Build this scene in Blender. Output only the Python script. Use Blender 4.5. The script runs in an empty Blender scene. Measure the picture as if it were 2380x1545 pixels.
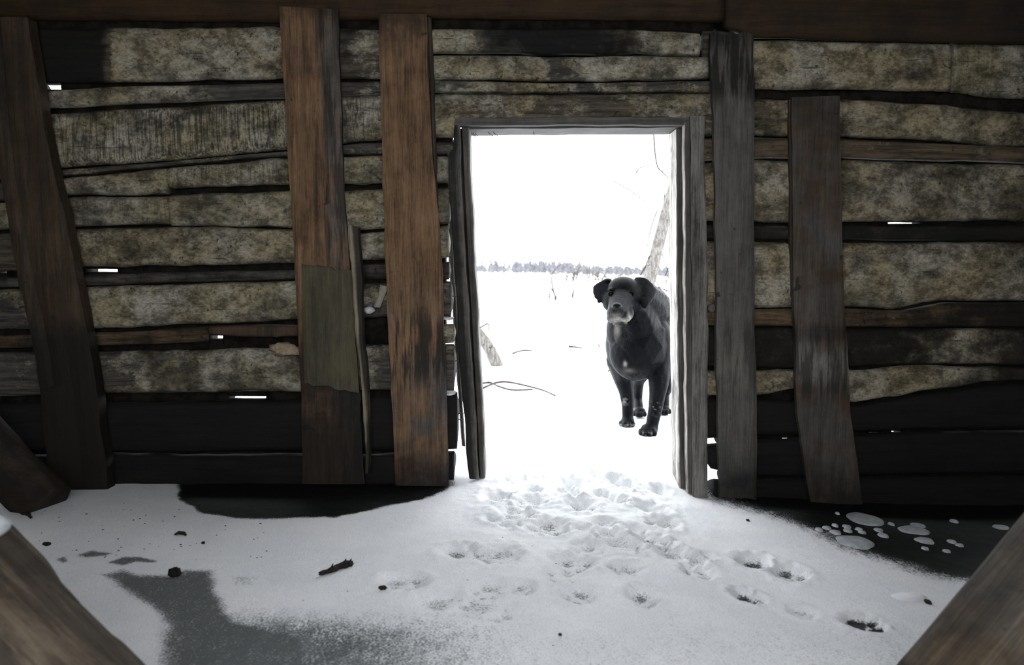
import bpy, bmesh, math, random
import numpy as np
from mathutils import Vector, Matrix

random.seed(7)
rng = np.random.default_rng(7)
SC = bpy.context.scene
COL = SC.collection

# ------------------------------------------------------------------ camera, sky, exposure
W, HT = 2380, 1545
F = 1890.0                      # focal length in pixels of the 2380 wide frame
CAMY, CAMZ = -3.0, 0.805        # camera 3 m inside, crouching height
PITCH = math.radians(4.46)
cam = bpy.data.cameras.new('camera')
camo = bpy.data.objects.new('camera', cam)
COL.objects.link(camo)
camo.location = (0, CAMY, CAMZ)
camo.rotation_euler = (math.pi / 2 - PITCH, 0, 0)
cam.sensor_width = 36.0
cam.lens = F / W * 36.0
cam.clip_end = 3000
cam.clip_start = 0.02
cam.dof.use_dof = True
cam.dof.focus_distance = 3.4
cam.dof.aperture_fstop = 4.0
SC.camera = camo

world = bpy.data.worlds.new('overcast_sky')
SC.world = world
world.use_nodes = True
bg = world.node_tree.nodes['Background']
bg.inputs[0].default_value = (0.93, 0.965, 1.0, 1)
bg.inputs[1].default_value = 1.0
SC.view_settings.view_transform = 'Standard'
SC.view_settings.look = 'None'
SC.view_settings.exposure = 2.75
SC.view_settings.gamma = 1.0
SC.view_settings.use_curve_mapping = False
SC.cycles.max_bounces = 8
SC.cycles.diffuse_bounces = 6
SC.cycles.use_denoising = True

# ------------------------------------------------------------------ maths helpers
SP, CP = math.sin(PITCH), math.cos(PITCH)


def ray(px, py):
    u = (px - W / 2) / F
    v = (py - HT / 2) / F
    return np.array([u, CP - v * SP, -SP - v * CP])


def P(px, py, Y=0.0):
    """photo pixel -> point on the vertical plane y = Y"""
    d = ray(px, py)
    t = (Y - CAMY) / d[1]
    return np.array([0, CAMY, CAMZ]) + t * d


def PX(pts):
    """world points (n,3) -> pixel coordinates (n,2)"""
    q = np.asarray(pts, float) - np.array([0, CAMY, CAMZ])
    fw = q[:, 1] * CP - q[:, 2] * SP
    up = q[:, 1] * SP + q[:, 2] * CP
    fw = np.maximum(fw, 0.05)
    return np.stack([W / 2 + F * q[:, 0] / fw, HT / 2 - F * up / fw], 1)


def smooth(a, b, x):
    t = np.clip((np.asarray(x, float) - a) / (b - a), 0, 1)
    return t * t * (3 - 2 * t)


def _hash(i, j, k):
    n = (i * 374761393 + j * 668265263 + k * 2147483647 * 31) & 0xffffffff
    n = ((n ^ (n >> 13)) * 1274126177) & 0xffffffff
    n = n ^ (n >> 16)
    return (n & 0xffff) / 65535.0


def vnoise(p):
    p = np.asarray(p, float)
    i = np.floor(p).astype(np.int64)
    f = p - i
    f = f * f * (3 - 2 * f)
    r = 0
    for a in (0, 1):
        for b in (0, 1):
            for c in (0, 1):
                w = (f[:, 0] if a else 1 - f[:, 0]) * (f[:, 1] if b else 1 - f[:, 1]) * (f[:, 2] if c else 1 - f[:, 2])
                r = r + w * _hash(i[:, 0] + a, i[:, 1] + b, i[:, 2] + c)
    return r * 2 - 1


def fbm(p, sc, octv=3):
    p = np.asarray(p, float) * np.asarray(sc, float)
    r, a = 0, 0.5
    for o in range(octv):
        r = r + a * vnoise(p + 17.3 * o)
        p = p * 2.03
        a *= 0.5
    return r


def lerp(pairs, x):
    if np.isscalar(pairs):
        return np.full(np.shape(x), float(pairs))
    pr = np.array(pairs, float)
    return np.interp(x, pr[:, 0], pr[:, 1])


# ------------------------------------------------------------------ object helpers
def mesh_obj(name, verts, faces, mat=None, parent=None, mask=None, smooth_shade=True, origin=None):
    verts = np.asarray(verts, float)
    if origin is None:
        origin = verts.mean(0)
    origin = np.asarray(origin, float)
    me = bpy.data.meshes.new(name)
    me.from_pydata((verts - origin).tolist(), [], [tuple(int(i) for i in f) for f in faces])
    if smooth_shade:
        me.polygons.foreach_set('use_smooth', [True] * len(me.polygons))
    if mask is not None:
        at = me.attributes.new('mask', 'FLOAT_COLOR', 'POINT')
        at.data.foreach_set('color', np.asarray(mask, np.float32).ravel())
    me.update()
    o = bpy.data.objects.new(name, me)
    if mat:
        me.materials.append(mat)
    COL.objects.link(o)
    o.location = origin
    if parent is not None:
        o.parent = parent
        o.matrix_parent_inverse = Matrix.Translation(-Vector(parent.location))
    return o


def empty(name, loc):
    o = bpy.data.objects.new(name, None)
    o.location = loc
    o.empty_display_size = 0.1
    COL.objects.link(o)
    return o


def tag(o, label=None, cat=None, group=None, kind=None):
    if label:
        o['label'] = label
    if cat:
        o['category'] = cat
    if group:
        o['group'] = group
    if kind:
        o['kind'] = kind
    return o


def grid_faces(nr, nc, closed=False, off=0):
    f = []
    for i in range(nr - 1):
        for j in range(nc if closed else nc - 1):
            a = i * nc + j
            b = i * nc + (j + 1) % nc
            f.append((off + a, off + b, off + b + nc, off + a + nc))
    return f


def tube_data(pts, rad, n=8):
    pts = np.asarray(pts, float)
    rad = np.asarray(rad, float) * np.ones(len(pts))
    V, prev = [], None
    for i in range(len(pts)):
        t = pts[min(i + 1, len(pts) - 1)] - pts[max(i - 1, 0)]
        t = t / (np.linalg.norm(t) + 1e-9)
        ref = prev if prev is not None else (np.array([0, 0, 1.0]) if abs(t[2]) < 0.9 else np.array([1.0, 0, 0]))
        a = ref - t * ref.dot(t)
        a /= np.linalg.norm(a) + 1e-9
        prev = a
        b = np.cross(t, a)
        for k in range(n):
            an = 2 * math.pi * k / n
            V.append(pts[i] + rad[i] * (math.cos(an) * a + math.sin(an) * b))
    Fc = grid_faces(len(pts), n, True)
    Fc.append(tuple(range(n))[::-1])
    Fc.append(tuple(range((len(pts) - 1) * n, len(pts) * n)))
    return np.array(V), Fc


def join(parts):
    V, Fc, off = [], [], 0
    for v, f in parts:
        V.append(np.asarray(v, float))
        Fc += [tuple(i + off for i in q) for q in f]
        off += len(v)
    return np.concatenate(V), Fc


def curve_pts(pts, n=16):
    """Catmull-Rom through pts"""
    p = np.asarray(pts, float)
    if len(p) == 2:
        return np.array([p[0] + (p[1] - p[0]) * t for t in np.linspace(0, 1, n)])
    q = np.vstack([2 * p[0] - p[1], p, 2 * p[-1] - p[-2]])
    out = []
    for s in np.linspace(0, len(p) - 1 - 1e-6, n):
        i = int(s)
        t = s - i
        a, b, c, d = q[i], q[i + 1], q[i + 2], q[i + 3]
        out.append(0.5 * ((2 * b) + (c - a) * t + (2 * a - 5 * b + 4 * c - d) * t * t + (3 * b - a - 3 * c + d) * t ** 3))
    return np.array(out)


# ------------------------------------------------------------------ materials
def new_mat(name):
    m = bpy.data.materials.new(name)
    m.use_nodes = True
    nt = m.node_tree
    b = nt.nodes['Principled BSDF']
    b.inputs['Specular IOR Level'].default_value = 0.25
    return m, nt, b


class NB:
    """small node helper"""

    def __init__(s, nt):
        s.nt = nt

    def n(s, t, **kw):
        nd = s.nt.nodes.new(t)
        for k, v in kw.items():
            setattr(nd, k, v)
        return nd

    def l(s, a, b):
        s.nt.links.new(a, b)

    def val(s, sock, v):
        if hasattr(v, 'is_output'):
            s.l(v, sock)
        else:
            sock.default_value = v

    def math(s, op, a, b=0.0, clamp=False):
        m = s.n('ShaderNodeMath', operation=op, use_clamp=clamp)
        s.val(m.inputs[0], a)
        s.val(m.inputs[1], b)
        return m.outputs[0]

    def noise(s, vec, scale, detail=4, rough=0.55, stretch=None, off=(0, 0, 0)):
        if stretch is not None or off != (0, 0, 0):
            mp = s.n('ShaderNodeMapping')
            mp.inputs['Scale'].default_value = stretch or (1, 1, 1)
            mp.inputs['Location'].default_value = off
            s.l(vec, mp.inputs[0])
            vec = mp.outputs[0]
        t = s.n('ShaderNodeTexNoise')
        s.l(vec, t.inputs['Vector'])
        t.inputs['Scale'].default_value = scale
        t.inputs['Detail'].default_value = detail
        t.inputs['Roughness'].default_value = rough
        return t.outputs[0]

    def step(s, v, a, b, lo=0.0, hi=1.0):
        m = s.n('ShaderNodeMapRange', interpolation_type='SMOOTHSTEP')
        s.val(m.inputs[0], v)
        m.inputs[1].default_value = a
        m.inputs[2].default_value = b
        m.inputs[3].default_value = lo
        m.inputs[4].default_value = hi
        return m.outputs[0]

    def mix(s, f, a, b, mode='MIX'):
        m = s.n('ShaderNodeMix', data_type='RGBA', blend_type=mode)
        s.val(m.inputs[0], f)
        s.val(m.inputs[6], a if hasattr(a, 'is_output') else (*a, 1))
        s.val(m.inputs[7], b if hasattr(b, 'is_output') else (*b, 1))
        return m.outputs[2]

    def bump(s, h, strength, dist, nrm=None):
        b = s.n('ShaderNodeBump')
        b.inputs['Strength'].default_value = strength
        b.inputs['Distance'].default_value = dist
        s.l(h, b.inputs['Height'])
        if nrm is not None:
            s.l(nrm, b.inputs['Normal'])
        return b.outputs[0]

    def pos(s):
        return s.n('ShaderNodeNewGeometry').outputs['Position']

    def objco(s):
        return s.n('ShaderNodeTexCoord').outputs['Object']

    def attr(s, name='mask'):
        a = s.n('ShaderNodeAttribute', attribute_name=name)
        sp = s.n('ShaderNodeSeparateColor')
        s.l(a.outputs['Color'], sp.inputs[0])
        return sp.outputs[0], sp.outputs[1], sp.outputs[2], a.outputs['Alpha']


def mat_log(name='whitewashed_log'):
    """hewn log: grey wood, remains of whitewash (R), axe streaks (G), rot and painted corner shade (B), warm tone (A)"""
    m, nt, b = new_mat(name)
    k = NB(nt)
    p = k.pos()
    R, G, B, A = k.attr()
    grain = k.noise(p, 1.0, 5, .6, (4, 4, 60))
    fine = k.noise(p, 1.0, 3, .7, (25, 25, 240))
    gr = k.math('ADD', k.math('MULTIPLY', grain, .7), k.math('MULTIPLY', fine, .3))
    wood = k.mix(k.step(gr, .34, .66), (.020, .018, .015), (.105, .096, .082))
    warm = k.mix(k.step(gr, .34, .66), (.030, .019, .008), (.150, .098, .045))
    wood = k.mix(A, wood, warm)
    blot = k.noise(p, 8.0, 9, .68, (1, 1, 1.5))
    edge = k.noise(p, 60.0, 6, .78, (.7, 1, 1.4))
    sel = k.math('ADD', k.math('ADD', k.math('MULTIPLY', blot, .8), k.math('MULTIPLY', edge, .36)), k.math('MULTIPLY', k.math('SUBTRACT', R, .5), .62))
    wm = k.step(sel, .53, .63)
    tone = k.noise(p, 5.0, 6, .6, None, (3, 1, 7))
    wcol = k.mix(k.step(tone, .40, .60), (.30, .28, .232), (.242, .21, .136))
    wcol = k.mix(k.math('MULTIPLY', A, .45), wcol, (.19, .135, .062))
    stn = k.noise(p, 3.2, 7, .7, (1, 1, 1.8), (11, 3, 1))
    wcol = k.mix(k.step(stn, .46, .66, 0, .85), wcol, (.062, .055, .036))
    # hewing marks: fine upright lines
    st = k.noise(p, 1.0, 4, .65, (150, 150, 5))
    wcol = k.mix(k.math('MULTIPLY', k.step(st, .56, .40, 0, .9), G), wcol, (.040, .036, .026))
    mot = k.noise(p, 13.0, 10, .76, (1, 1, 1.3), (6, 2, 9))
    wcol = k.mix(1.0, wcol, k.mix(k.step(mot, .38, .60), (.34, .33, .30), (1.22, 1.22, 1.22)), 'MULTIPLY')
    mo2 = k.noise(p, 75.0, 6, .8, (1, 1, 1.5), (1, 7, 2))
    wcol = k.mix(1.0, wcol, k.mix(k.step(mo2, .38, .58), (.62, .60, .56), (1.10, 1.10, 1.10)), 'MULTIPLY')
    col = k.mix(wm, wood, wcol)
    # horizontal checks and little dark specks
    ck = k.noise(p, 1.0, 4, .65, (5, 5, 75), (4, 9, 2))
    col = k.mix(k.step(ck, .39, .325, 0, .75), col, (.022, .02, .016))
    sp = k.noise(p, 42.0, 3, .6, None, (2, 8, 5))
    col = k.mix(k.step(sp, .365, .30, 0, .85), col, (.02, .018, .015))
    mo = k.noise(p, 11.0, 6, .7, None, (5, 5, 5))
    rot = k.step(k.math('ADD', k.math('MULTIPLY', k.math('SUBTRACT', mo, .5), .9), B), .30, .62)
    col = k.mix(k.math('MULTIPLY', rot, .90), col, (.0042, .0036, .0031))
    col = k.mix(k.math('MULTIPLY', k.math('MINIMUM', B, 1.0), .55), col, k.mix(.9, col, (.0, .0, .0)))
    k.l(col, b.inputs['Base Color'])
    b.inputs['Roughness'].default_value = .85
    h = k.math('ADD', k.math('MULTIPLY', gr, 1.0), k.math('ADD', k.math('MULTIPLY', wm, .35), k.math('MULTIPLY', edge, .5)))
    k.l(k.bump(h, .75, .006), b.inputs['Normal'])
    return m


def mat_plank(name, dark, light, axis='z', knots=True, pale=(.2, .19, .17), rough=.8, spec=.25, local=False):
    """sawn plank; R = pale wear and painted daylight, G = knots/stains, B = darkening, A = second (grey) tone"""
    m, nt, b = new_mat(name)
    b.inputs['Specular IOR Level'].default_value = spec
    k = NB(nt)
    p = k.objco() if local else k.pos()
    R, G, B, A = k.attr()
    s1 = {'z': (55, 55, 2.5), 'x': (2.5, 55, 55)}[axis]
    s2 = {'z': (260, 260, 9), 'x': (9, 260, 260)}[axis]
    grain = k.noise(p, 1.0, 5, .6, s1)
    fine = k.noise(p, 1.0, 3, .7, s2)
    bl = k.noise(p, 7.0, 10, .74, (1, 1, .6), (1, 6, 3))
    gr = k.math('ADD', k.math('ADD', k.math('MULTIPLY', grain, .27), k.math('MULTIPLY', fine, .27)), k.math('MULTIPLY', bl, .46))
    col = k.mix(k.step(gr, .36, .64), dark, light)
    col = k.mix(k.math('MULTIPLY', A, k.step(k.noise(p, 6.0, 5, .6, None, (7, 2, 2)), .30, .62)), col, k.mix(k.step(gr, .36, .64), (.030, .029, .027), (.092, .088, .082)))
    col = k.mix(k.math('MULTIPLY', R, k.step(gr, .38, .58)), col, pale)
    if knots:
        kn = k.noise(p, 16.0, 2, .5, None, (9, 1, 4))
        col = k.mix(k.step(kn, .29, .24, 0, .85), col, (.012, .010, .008))
        kn2 = k.noise(p, 60.0, 2, .5, None, (2, 1, 4))
        col = k.mix(k.step(kn2, .30, .24, 0, .7), col, (.014, .012, .010))
    sz = {'z': (30, 30, 3.0), 'x': (3, 30, 30)}[axis]
    stn = k.noise(p, 1.0, 6, .65, sz, (3, 3, 3))
    col = k.mix(k.math('MULTIPLY', G, k.step(stn, .54, .44)), col, (.014, .012, .010))
    darkening = k.step(k.math('ADD', k.math('MULTIPLY', k.math('SUBTRACT', k.noise(p, 9.0, 6, .7, None, (4, 4, 4)), .5), .7), B), .25, .75)  # mask-driven darkening, mostly at plank tops and feet
    col = k.mix(k.math('MULTIPLY', darkening, .88), col, (.0055, .0048, .0042))
    k.l(col, b.inputs['Base Color'])
    b.inputs['Roughness'].default_value = rough
    h = k.math('ADD', k.math('MULTIPLY', grain, 1.0), k.math('MULTIPLY', fine, .6))
    k.l(k.bump(h, .6, .003), b.inputs['Normal'])
    return m


def mat_flat(name, c1, c2, scale=20, rough=.85, bump=.004, detail=5, spec=.25):
    m, nt, b = new_mat(name)
    b.inputs['Specular IOR Level'].default_value = spec
    k = NB(nt)
    p = k.pos()
    n = k.noise(p, scale, detail, .65)
    k.l(k.mix(k.step(n, .36, .64), c1, c2), b.inputs['Base Color'])
    b.inputs['Roughness'].default_value = rough
    if bump:
        k.l(k.bump(n, .6, bump), b.inputs['Normal'])
    return m


def mat_snow():
    """snow over dark ice; R = how bare the ice is, G = thin dusting"""
    m, nt, b = new_mat('snow_over_ice')
    k = NB(nt)
    p = k.pos()
    R, G, B, A = k.attr()
    n1 = k.noise(p, 190.0, 3, .75)
    n2 = k.noise(p, 34.0, 5, .7, (1, .55, 1))
    n3 = k.noise(p, 5.0, 4, .6)
    s = k.math('ADD', R, k.math('ADD', k.math('MULTIPLY', k.math('SUBTRACT', n1, .5), 1.0), k.math('MULTIPLY', k.math('SUBTRACT', n2, .5), .55)))
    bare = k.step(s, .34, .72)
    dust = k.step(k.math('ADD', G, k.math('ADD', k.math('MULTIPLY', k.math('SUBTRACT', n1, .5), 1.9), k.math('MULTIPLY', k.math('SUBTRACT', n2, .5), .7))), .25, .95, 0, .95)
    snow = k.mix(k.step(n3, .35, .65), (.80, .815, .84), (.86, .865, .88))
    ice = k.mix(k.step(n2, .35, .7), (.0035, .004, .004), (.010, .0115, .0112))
    gl = k.noise(p, 420.0, 2, .6)  # snow sparkle painted into the colour as fine grain
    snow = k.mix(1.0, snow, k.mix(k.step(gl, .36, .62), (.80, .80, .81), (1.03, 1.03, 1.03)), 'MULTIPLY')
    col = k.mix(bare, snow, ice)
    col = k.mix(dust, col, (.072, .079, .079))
    k.l(col, b.inputs['Base Color'])
    k.l(k.step(k.math('MAXIMUM', bare, dust), 0, 1, .75, .6), b.inputs['Roughness'])
    b.inputs['Specular IOR Level'].default_value = .08
    b.inputs['Subsurface Weight'].default_value = 0.0
    h = k.math('ADD', k.math('MULTIPLY', n1, .5), k.math('MULTIPLY', n2, 1.0))
    k.l(k.bump(h, .35, .006), b.inputs['Normal'])
    return m


def mat_coat():
    """black dog coat; R = white hair, G = grizzled"""
    m, nt, b = new_mat('black_coat')
    k = NB(nt)
    p = k.pos()
    R, G, B, A = k.attr()
    hair = k.noise(p, 1.0, 4, .7, (260, 260, 90))
    cl = k.noise(p, 22.0, 5, .6)
    base = k.mix(k.step(hair, .35, .7), (.0009, .0011, .0018), (.0038, .0047, .0070))
    base = k.mix(k.math('MULTIPLY', G, k.step(k.math('ADD', k.math('MULTIPLY', hair, .6), k.math('MULTIPLY', cl, .4)), .42, .62)), base, (.052, .051, .050))
    base = k.mix(k.math('MULTIPLY', R, k.step(hair, .18, .55)), base, (.25, .24, .21))
    k.l(base, b.inputs['Base Color'])
    b.inputs['Roughness'].default_value = .5
    b.inputs['Specular IOR Level'].default_value = .07
    h = k.math('ADD', hair, k.math('MULTIPLY', cl, 1.6))
    k.l(k.bump(h, .45, .006), b.inputs['Normal'])
    return m


def mat_birch():
    m, nt, b = new_mat('pale_bark')
    k = NB(nt)
    p = k.pos()
    n = k.noise(p, 1.0, 5, .7, (28, 28, 55))
    v = k.noise(p, 1.0, 4, .7, (60, 60, 14), (3, 3, 3))
    c = k.mix(k.step(v, .4, .62), (.085, .077, .070), (.165, .155, .142))
    c = k.mix(k.step(n, .43, .34), c, (.022, .019, .017))
    k.l(c, b.inputs['Base Color'])
    b.inputs['Roughness'].default_value = .8
    k.l(k.bump(k.math('ADD', n, v), .7, .01), b.inputs['Normal'])
    return m


M_LOG = mat_log()
M_BROWN = mat_plank('brown_plank', (.040, .021, .010), (.235, .138, .072), 'z')
M_BROWND = mat_plank('dark_brown_plank', (.016, .0095, .005), (.070, .042, .021), 'z')
M_GREYB = mat_plank('grey_brown_plank', (.034, .030, .026), (.120, .108, .094), 'z')
M_OLIVE = mat_plank('olive_plank', (.026, .023, .013), (.085, .076, .042), 'z', knots=False)
M_BEAM = mat_plank('sooty_beam', (.011, .0058, .0022), (.042, .022, .0075), 'x')
M_FRAME = mat_plank('weathered_frame', (.030, .027, .024), (.125, .113, .100), 'z', knots=False, pale=(.66, .63, .58), spec=.2)
M_HEAD = mat_plank('weathered_head', (.034, .030, .026), (.120, .110, .100), 'x', knots=False, spec=.35)
M_TIMBER = mat_plank('split_timber', (.009, .0065, .004), (.105, .072, .042), 'x', local=True)
M_CHINK = mat_flat('mud_chinking', (.004, .0035, .003), (.014, .012, .009), 26, .95, .01, spec=.1)
M_MOSS = mat_flat('tan_clay', (.16, .12, .075), (.30, .235, .16), 30, .95, .006)
M_DIRT = mat_flat('black_debris', (.006, .0052, .0045), (.022, .019, .016), 60, .9, .004)
M_SNOW = mat_snow()
M_PURESNOW = mat_flat('clean_snow', (.80, .82, .84), (.87, .875, .885), 40, .8, .004)
M_FIELD = mat_flat('open_snow', (.82, .835, .855), (.87, .875, .885), 1.2, .8, .02)
M_ICE = mat_flat('white_ice', (.30, .32, .335), (.44, .46, .475), 50, .5, .001)
M_COAT = mat_coat()
M_NOSE = mat_flat('wet_nose', (.0015, .0015, .0018), (.004, .004, .0044), 120, .35, .001, spec=.10)
M_EYE = mat_flat('dark_eye', (.0035, .002, .0014), (.006, .0036, .0022), 50, .1, 0, spec=.18)
M_LID = mat_flat('eye_rim', (.004, .0036, .0036), (.013, .012, .0115), 90, .7, .001, spec=.05)
M_BIRCH = mat_birch()
M_TWIG = mat_flat('bare_twig', (.022, .017, .015), (.055, .047, .043), 60, .85, .002)
M_BRAMBLE = mat_flat('pale_bramble', (.075, .066, .062), (.13, .12, .115), 30, .9, .002)  # set paler than the nearer twigs for its distance
M_HAZE_TREE = mat_flat('hazed_wood', (.165, .165, .18), (.205, .205, .22), .2, .95, 0)  # distant haze put into the tree colour
M_HAZE_SHRUB = mat_flat('hazed_shrub_wood', (.13, .128, .135), (.17, .168, .175), .2, .95, 0)  # haze over the far shrubs put into their colour
M_NAIL = mat_flat('iron_nail', (.02, .018, .017), (.05, .04, .034), 90, .6, .001, spec=.5)
M_CHIP = mat_plank('pale_splinter', (.12, .095, .06), (.32, .27, .19), 'z', knots=False)

# ------------------------------------------------------------------ ground
def base_height(x, y):
    x = np.asarray(x, float)
    y = np.asarray(y, float)
    p = np.stack([x, y, 0 * x], 1)
    inside = smooth(.35, -.02, y)
    z = -0.052 * smooth(.25, .75, x) * inside
    z = z - .03 * smooth(.9, 1.6, x) * inside
    z = z + .004 * fbm(p, 2.2, 3) + .0015 * fbm(p, 14, 2)
    sill = np.exp(-((y - .16) / .20) ** 2)
    z = z + sill * .018 * smooth(-.3, -.1, x) * smooth(.75, .5, x)
    z = z + smooth(.3, .8, y) * .012 * fbm(p, (3.5, 3.5, 1), 2)
    far = smooth(2, 70, y)
    z = z + far * (-.17 - .0245 * x)
    return z


def G(px, py, lift=0.0):
    """photo pixel -> point on the ground"""
    d = ray(px, py)
    o = np.array([0, CAMY, CAMZ])
    z = 0.0
    for _ in range(6):
        t = (z + lift - CAMZ) / d[2]
        q = o + t * d
        z = float(base_height(np.array([q[0]]), np.array([q[1]]))[0])
    q[2] = z + lift
    return q


# paw prints: px, py, width px, depth (m), bareness, yaw
PRINTS = [
    (1290, 1036, 70, .040, 0), (1345, 1030, 60, .035, 0), (1240, 1058, 60, .040, 0), (1368, 1062, 56, .045, 0),
    (1445, 1048, 60, .035, 0), (1272, 1092, 66, .045, 0), (1378, 1100, 54, .050, 0), (1452, 1085, 50, .040, 0),
    (1228, 1108, 54, .035, 0), (1330, 1124, 54, .035, 0), (1438, 1122, 60, .035, 0), (1240, 1140, 40, .025, 0),
    (1322, 1146, 44, .025, 0), (1400, 1146, 52, .025, 0), (1155, 1153, 66, .022, .1), (1238, 1164, 66, .022, .1),
    (1350, 1170, 70, .026, .25), (1432, 1160, 50, .022, 0), (1535, 1138, 40, .015, 0), (1512, 1178, 70, .022, .1),
    (1196, 1188, 80, .02, .1), (1545, 1214, 70, .018, .1), (1148, 1204, 50, .018, .15), (1184, 1215, 50, .018, .15),
    (1272, 1218, 90, .022, .3), (1302, 1234, 50, .02, .2), (1352, 1226, 50, .018, .1), (1412, 1236, 76, .02, .2),
    (1402, 1210, 56, .018, .1), (1472, 1226, 56, .016, .1), (1446, 1258, 90, .024, .3), (1516, 1250, 80, .024, .35),
    (1366, 1270, 80, .016, .15), (1572, 1284, 110, .02, .25), (1160, 1286, 100, .018, .35), (1072, 1280, 86, .02, .35),
    (1326, 1302, 84, .020, .35), (1316, 1330, 90, .014, .25), (1458, 1318, 72, .016, .3), (1624, 1324, 72, .016, .25),
    (934, 1346, 92, .016, .35), (1138, 1364, 84, .014, .3), (1206, 1362, 70, .014, .3), (1350, 1376, 84, .016, .35),
    (1492, 1378, 74, .022, .45), (1500, 1394, 60, .012, .2), (1750, 1301, 74, .026, .6), (1832, 1328, 80, .018, .5),
    (1736, 1382, 66, .022, .7), (2002, 1444, 76, .018, .95), (1862, 1420, 60, .01, .25), (1030, 1402, 130, .01, .25),
    (1130, 1412, 120, .01, .22), (760, 1492, 100, .01, .3), (700, 1456, 50, .008, .2), (1640, 1292, 50, .012, .15),
]

# bare ice regions as photo outlines: (polygon, softness px, strength)
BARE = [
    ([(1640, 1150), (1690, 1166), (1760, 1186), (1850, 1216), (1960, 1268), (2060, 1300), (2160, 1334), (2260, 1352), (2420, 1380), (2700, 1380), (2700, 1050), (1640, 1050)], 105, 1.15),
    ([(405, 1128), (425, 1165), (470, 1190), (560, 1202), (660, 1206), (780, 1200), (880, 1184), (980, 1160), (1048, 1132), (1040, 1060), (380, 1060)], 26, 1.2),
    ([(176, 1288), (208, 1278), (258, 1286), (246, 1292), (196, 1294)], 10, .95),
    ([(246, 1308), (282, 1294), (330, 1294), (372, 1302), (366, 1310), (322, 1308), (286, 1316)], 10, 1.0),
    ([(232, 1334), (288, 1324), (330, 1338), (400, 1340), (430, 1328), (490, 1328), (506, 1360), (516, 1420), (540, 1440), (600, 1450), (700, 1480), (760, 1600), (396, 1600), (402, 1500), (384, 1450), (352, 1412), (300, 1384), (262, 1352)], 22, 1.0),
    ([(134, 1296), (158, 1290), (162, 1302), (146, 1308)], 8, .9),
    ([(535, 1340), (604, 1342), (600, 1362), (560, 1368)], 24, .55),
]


def poly_sd(pt, poly):
    """signed distance in pixels, positive inside"""
    poly = np.asarray(poly, float)
    d = np.full(len(pt), 1e9)
    ins = np.zeros(len(pt), bool)
    for i in range(len(poly)):
        a, b = poly[i], poly[(i + 1) % len(poly)]
        ab = b - a
        t = np.clip(((pt - a) @ ab) / (ab @ ab), 0, 1)
        d = np.minimum(d, np.hypot(*(pt - a - t[:, None] * ab).T))
        c = ((a[1] > pt[:, 1]) != (b[1] > pt[:, 1]))
        xi = a[0] + (pt[:, 1] - a[1]) / (b[1] - a[1] + 1e-12) * ab[0]
        ins ^= c & (pt[:, 0] < xi)
    return np.where(ins, d, -d)


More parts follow.
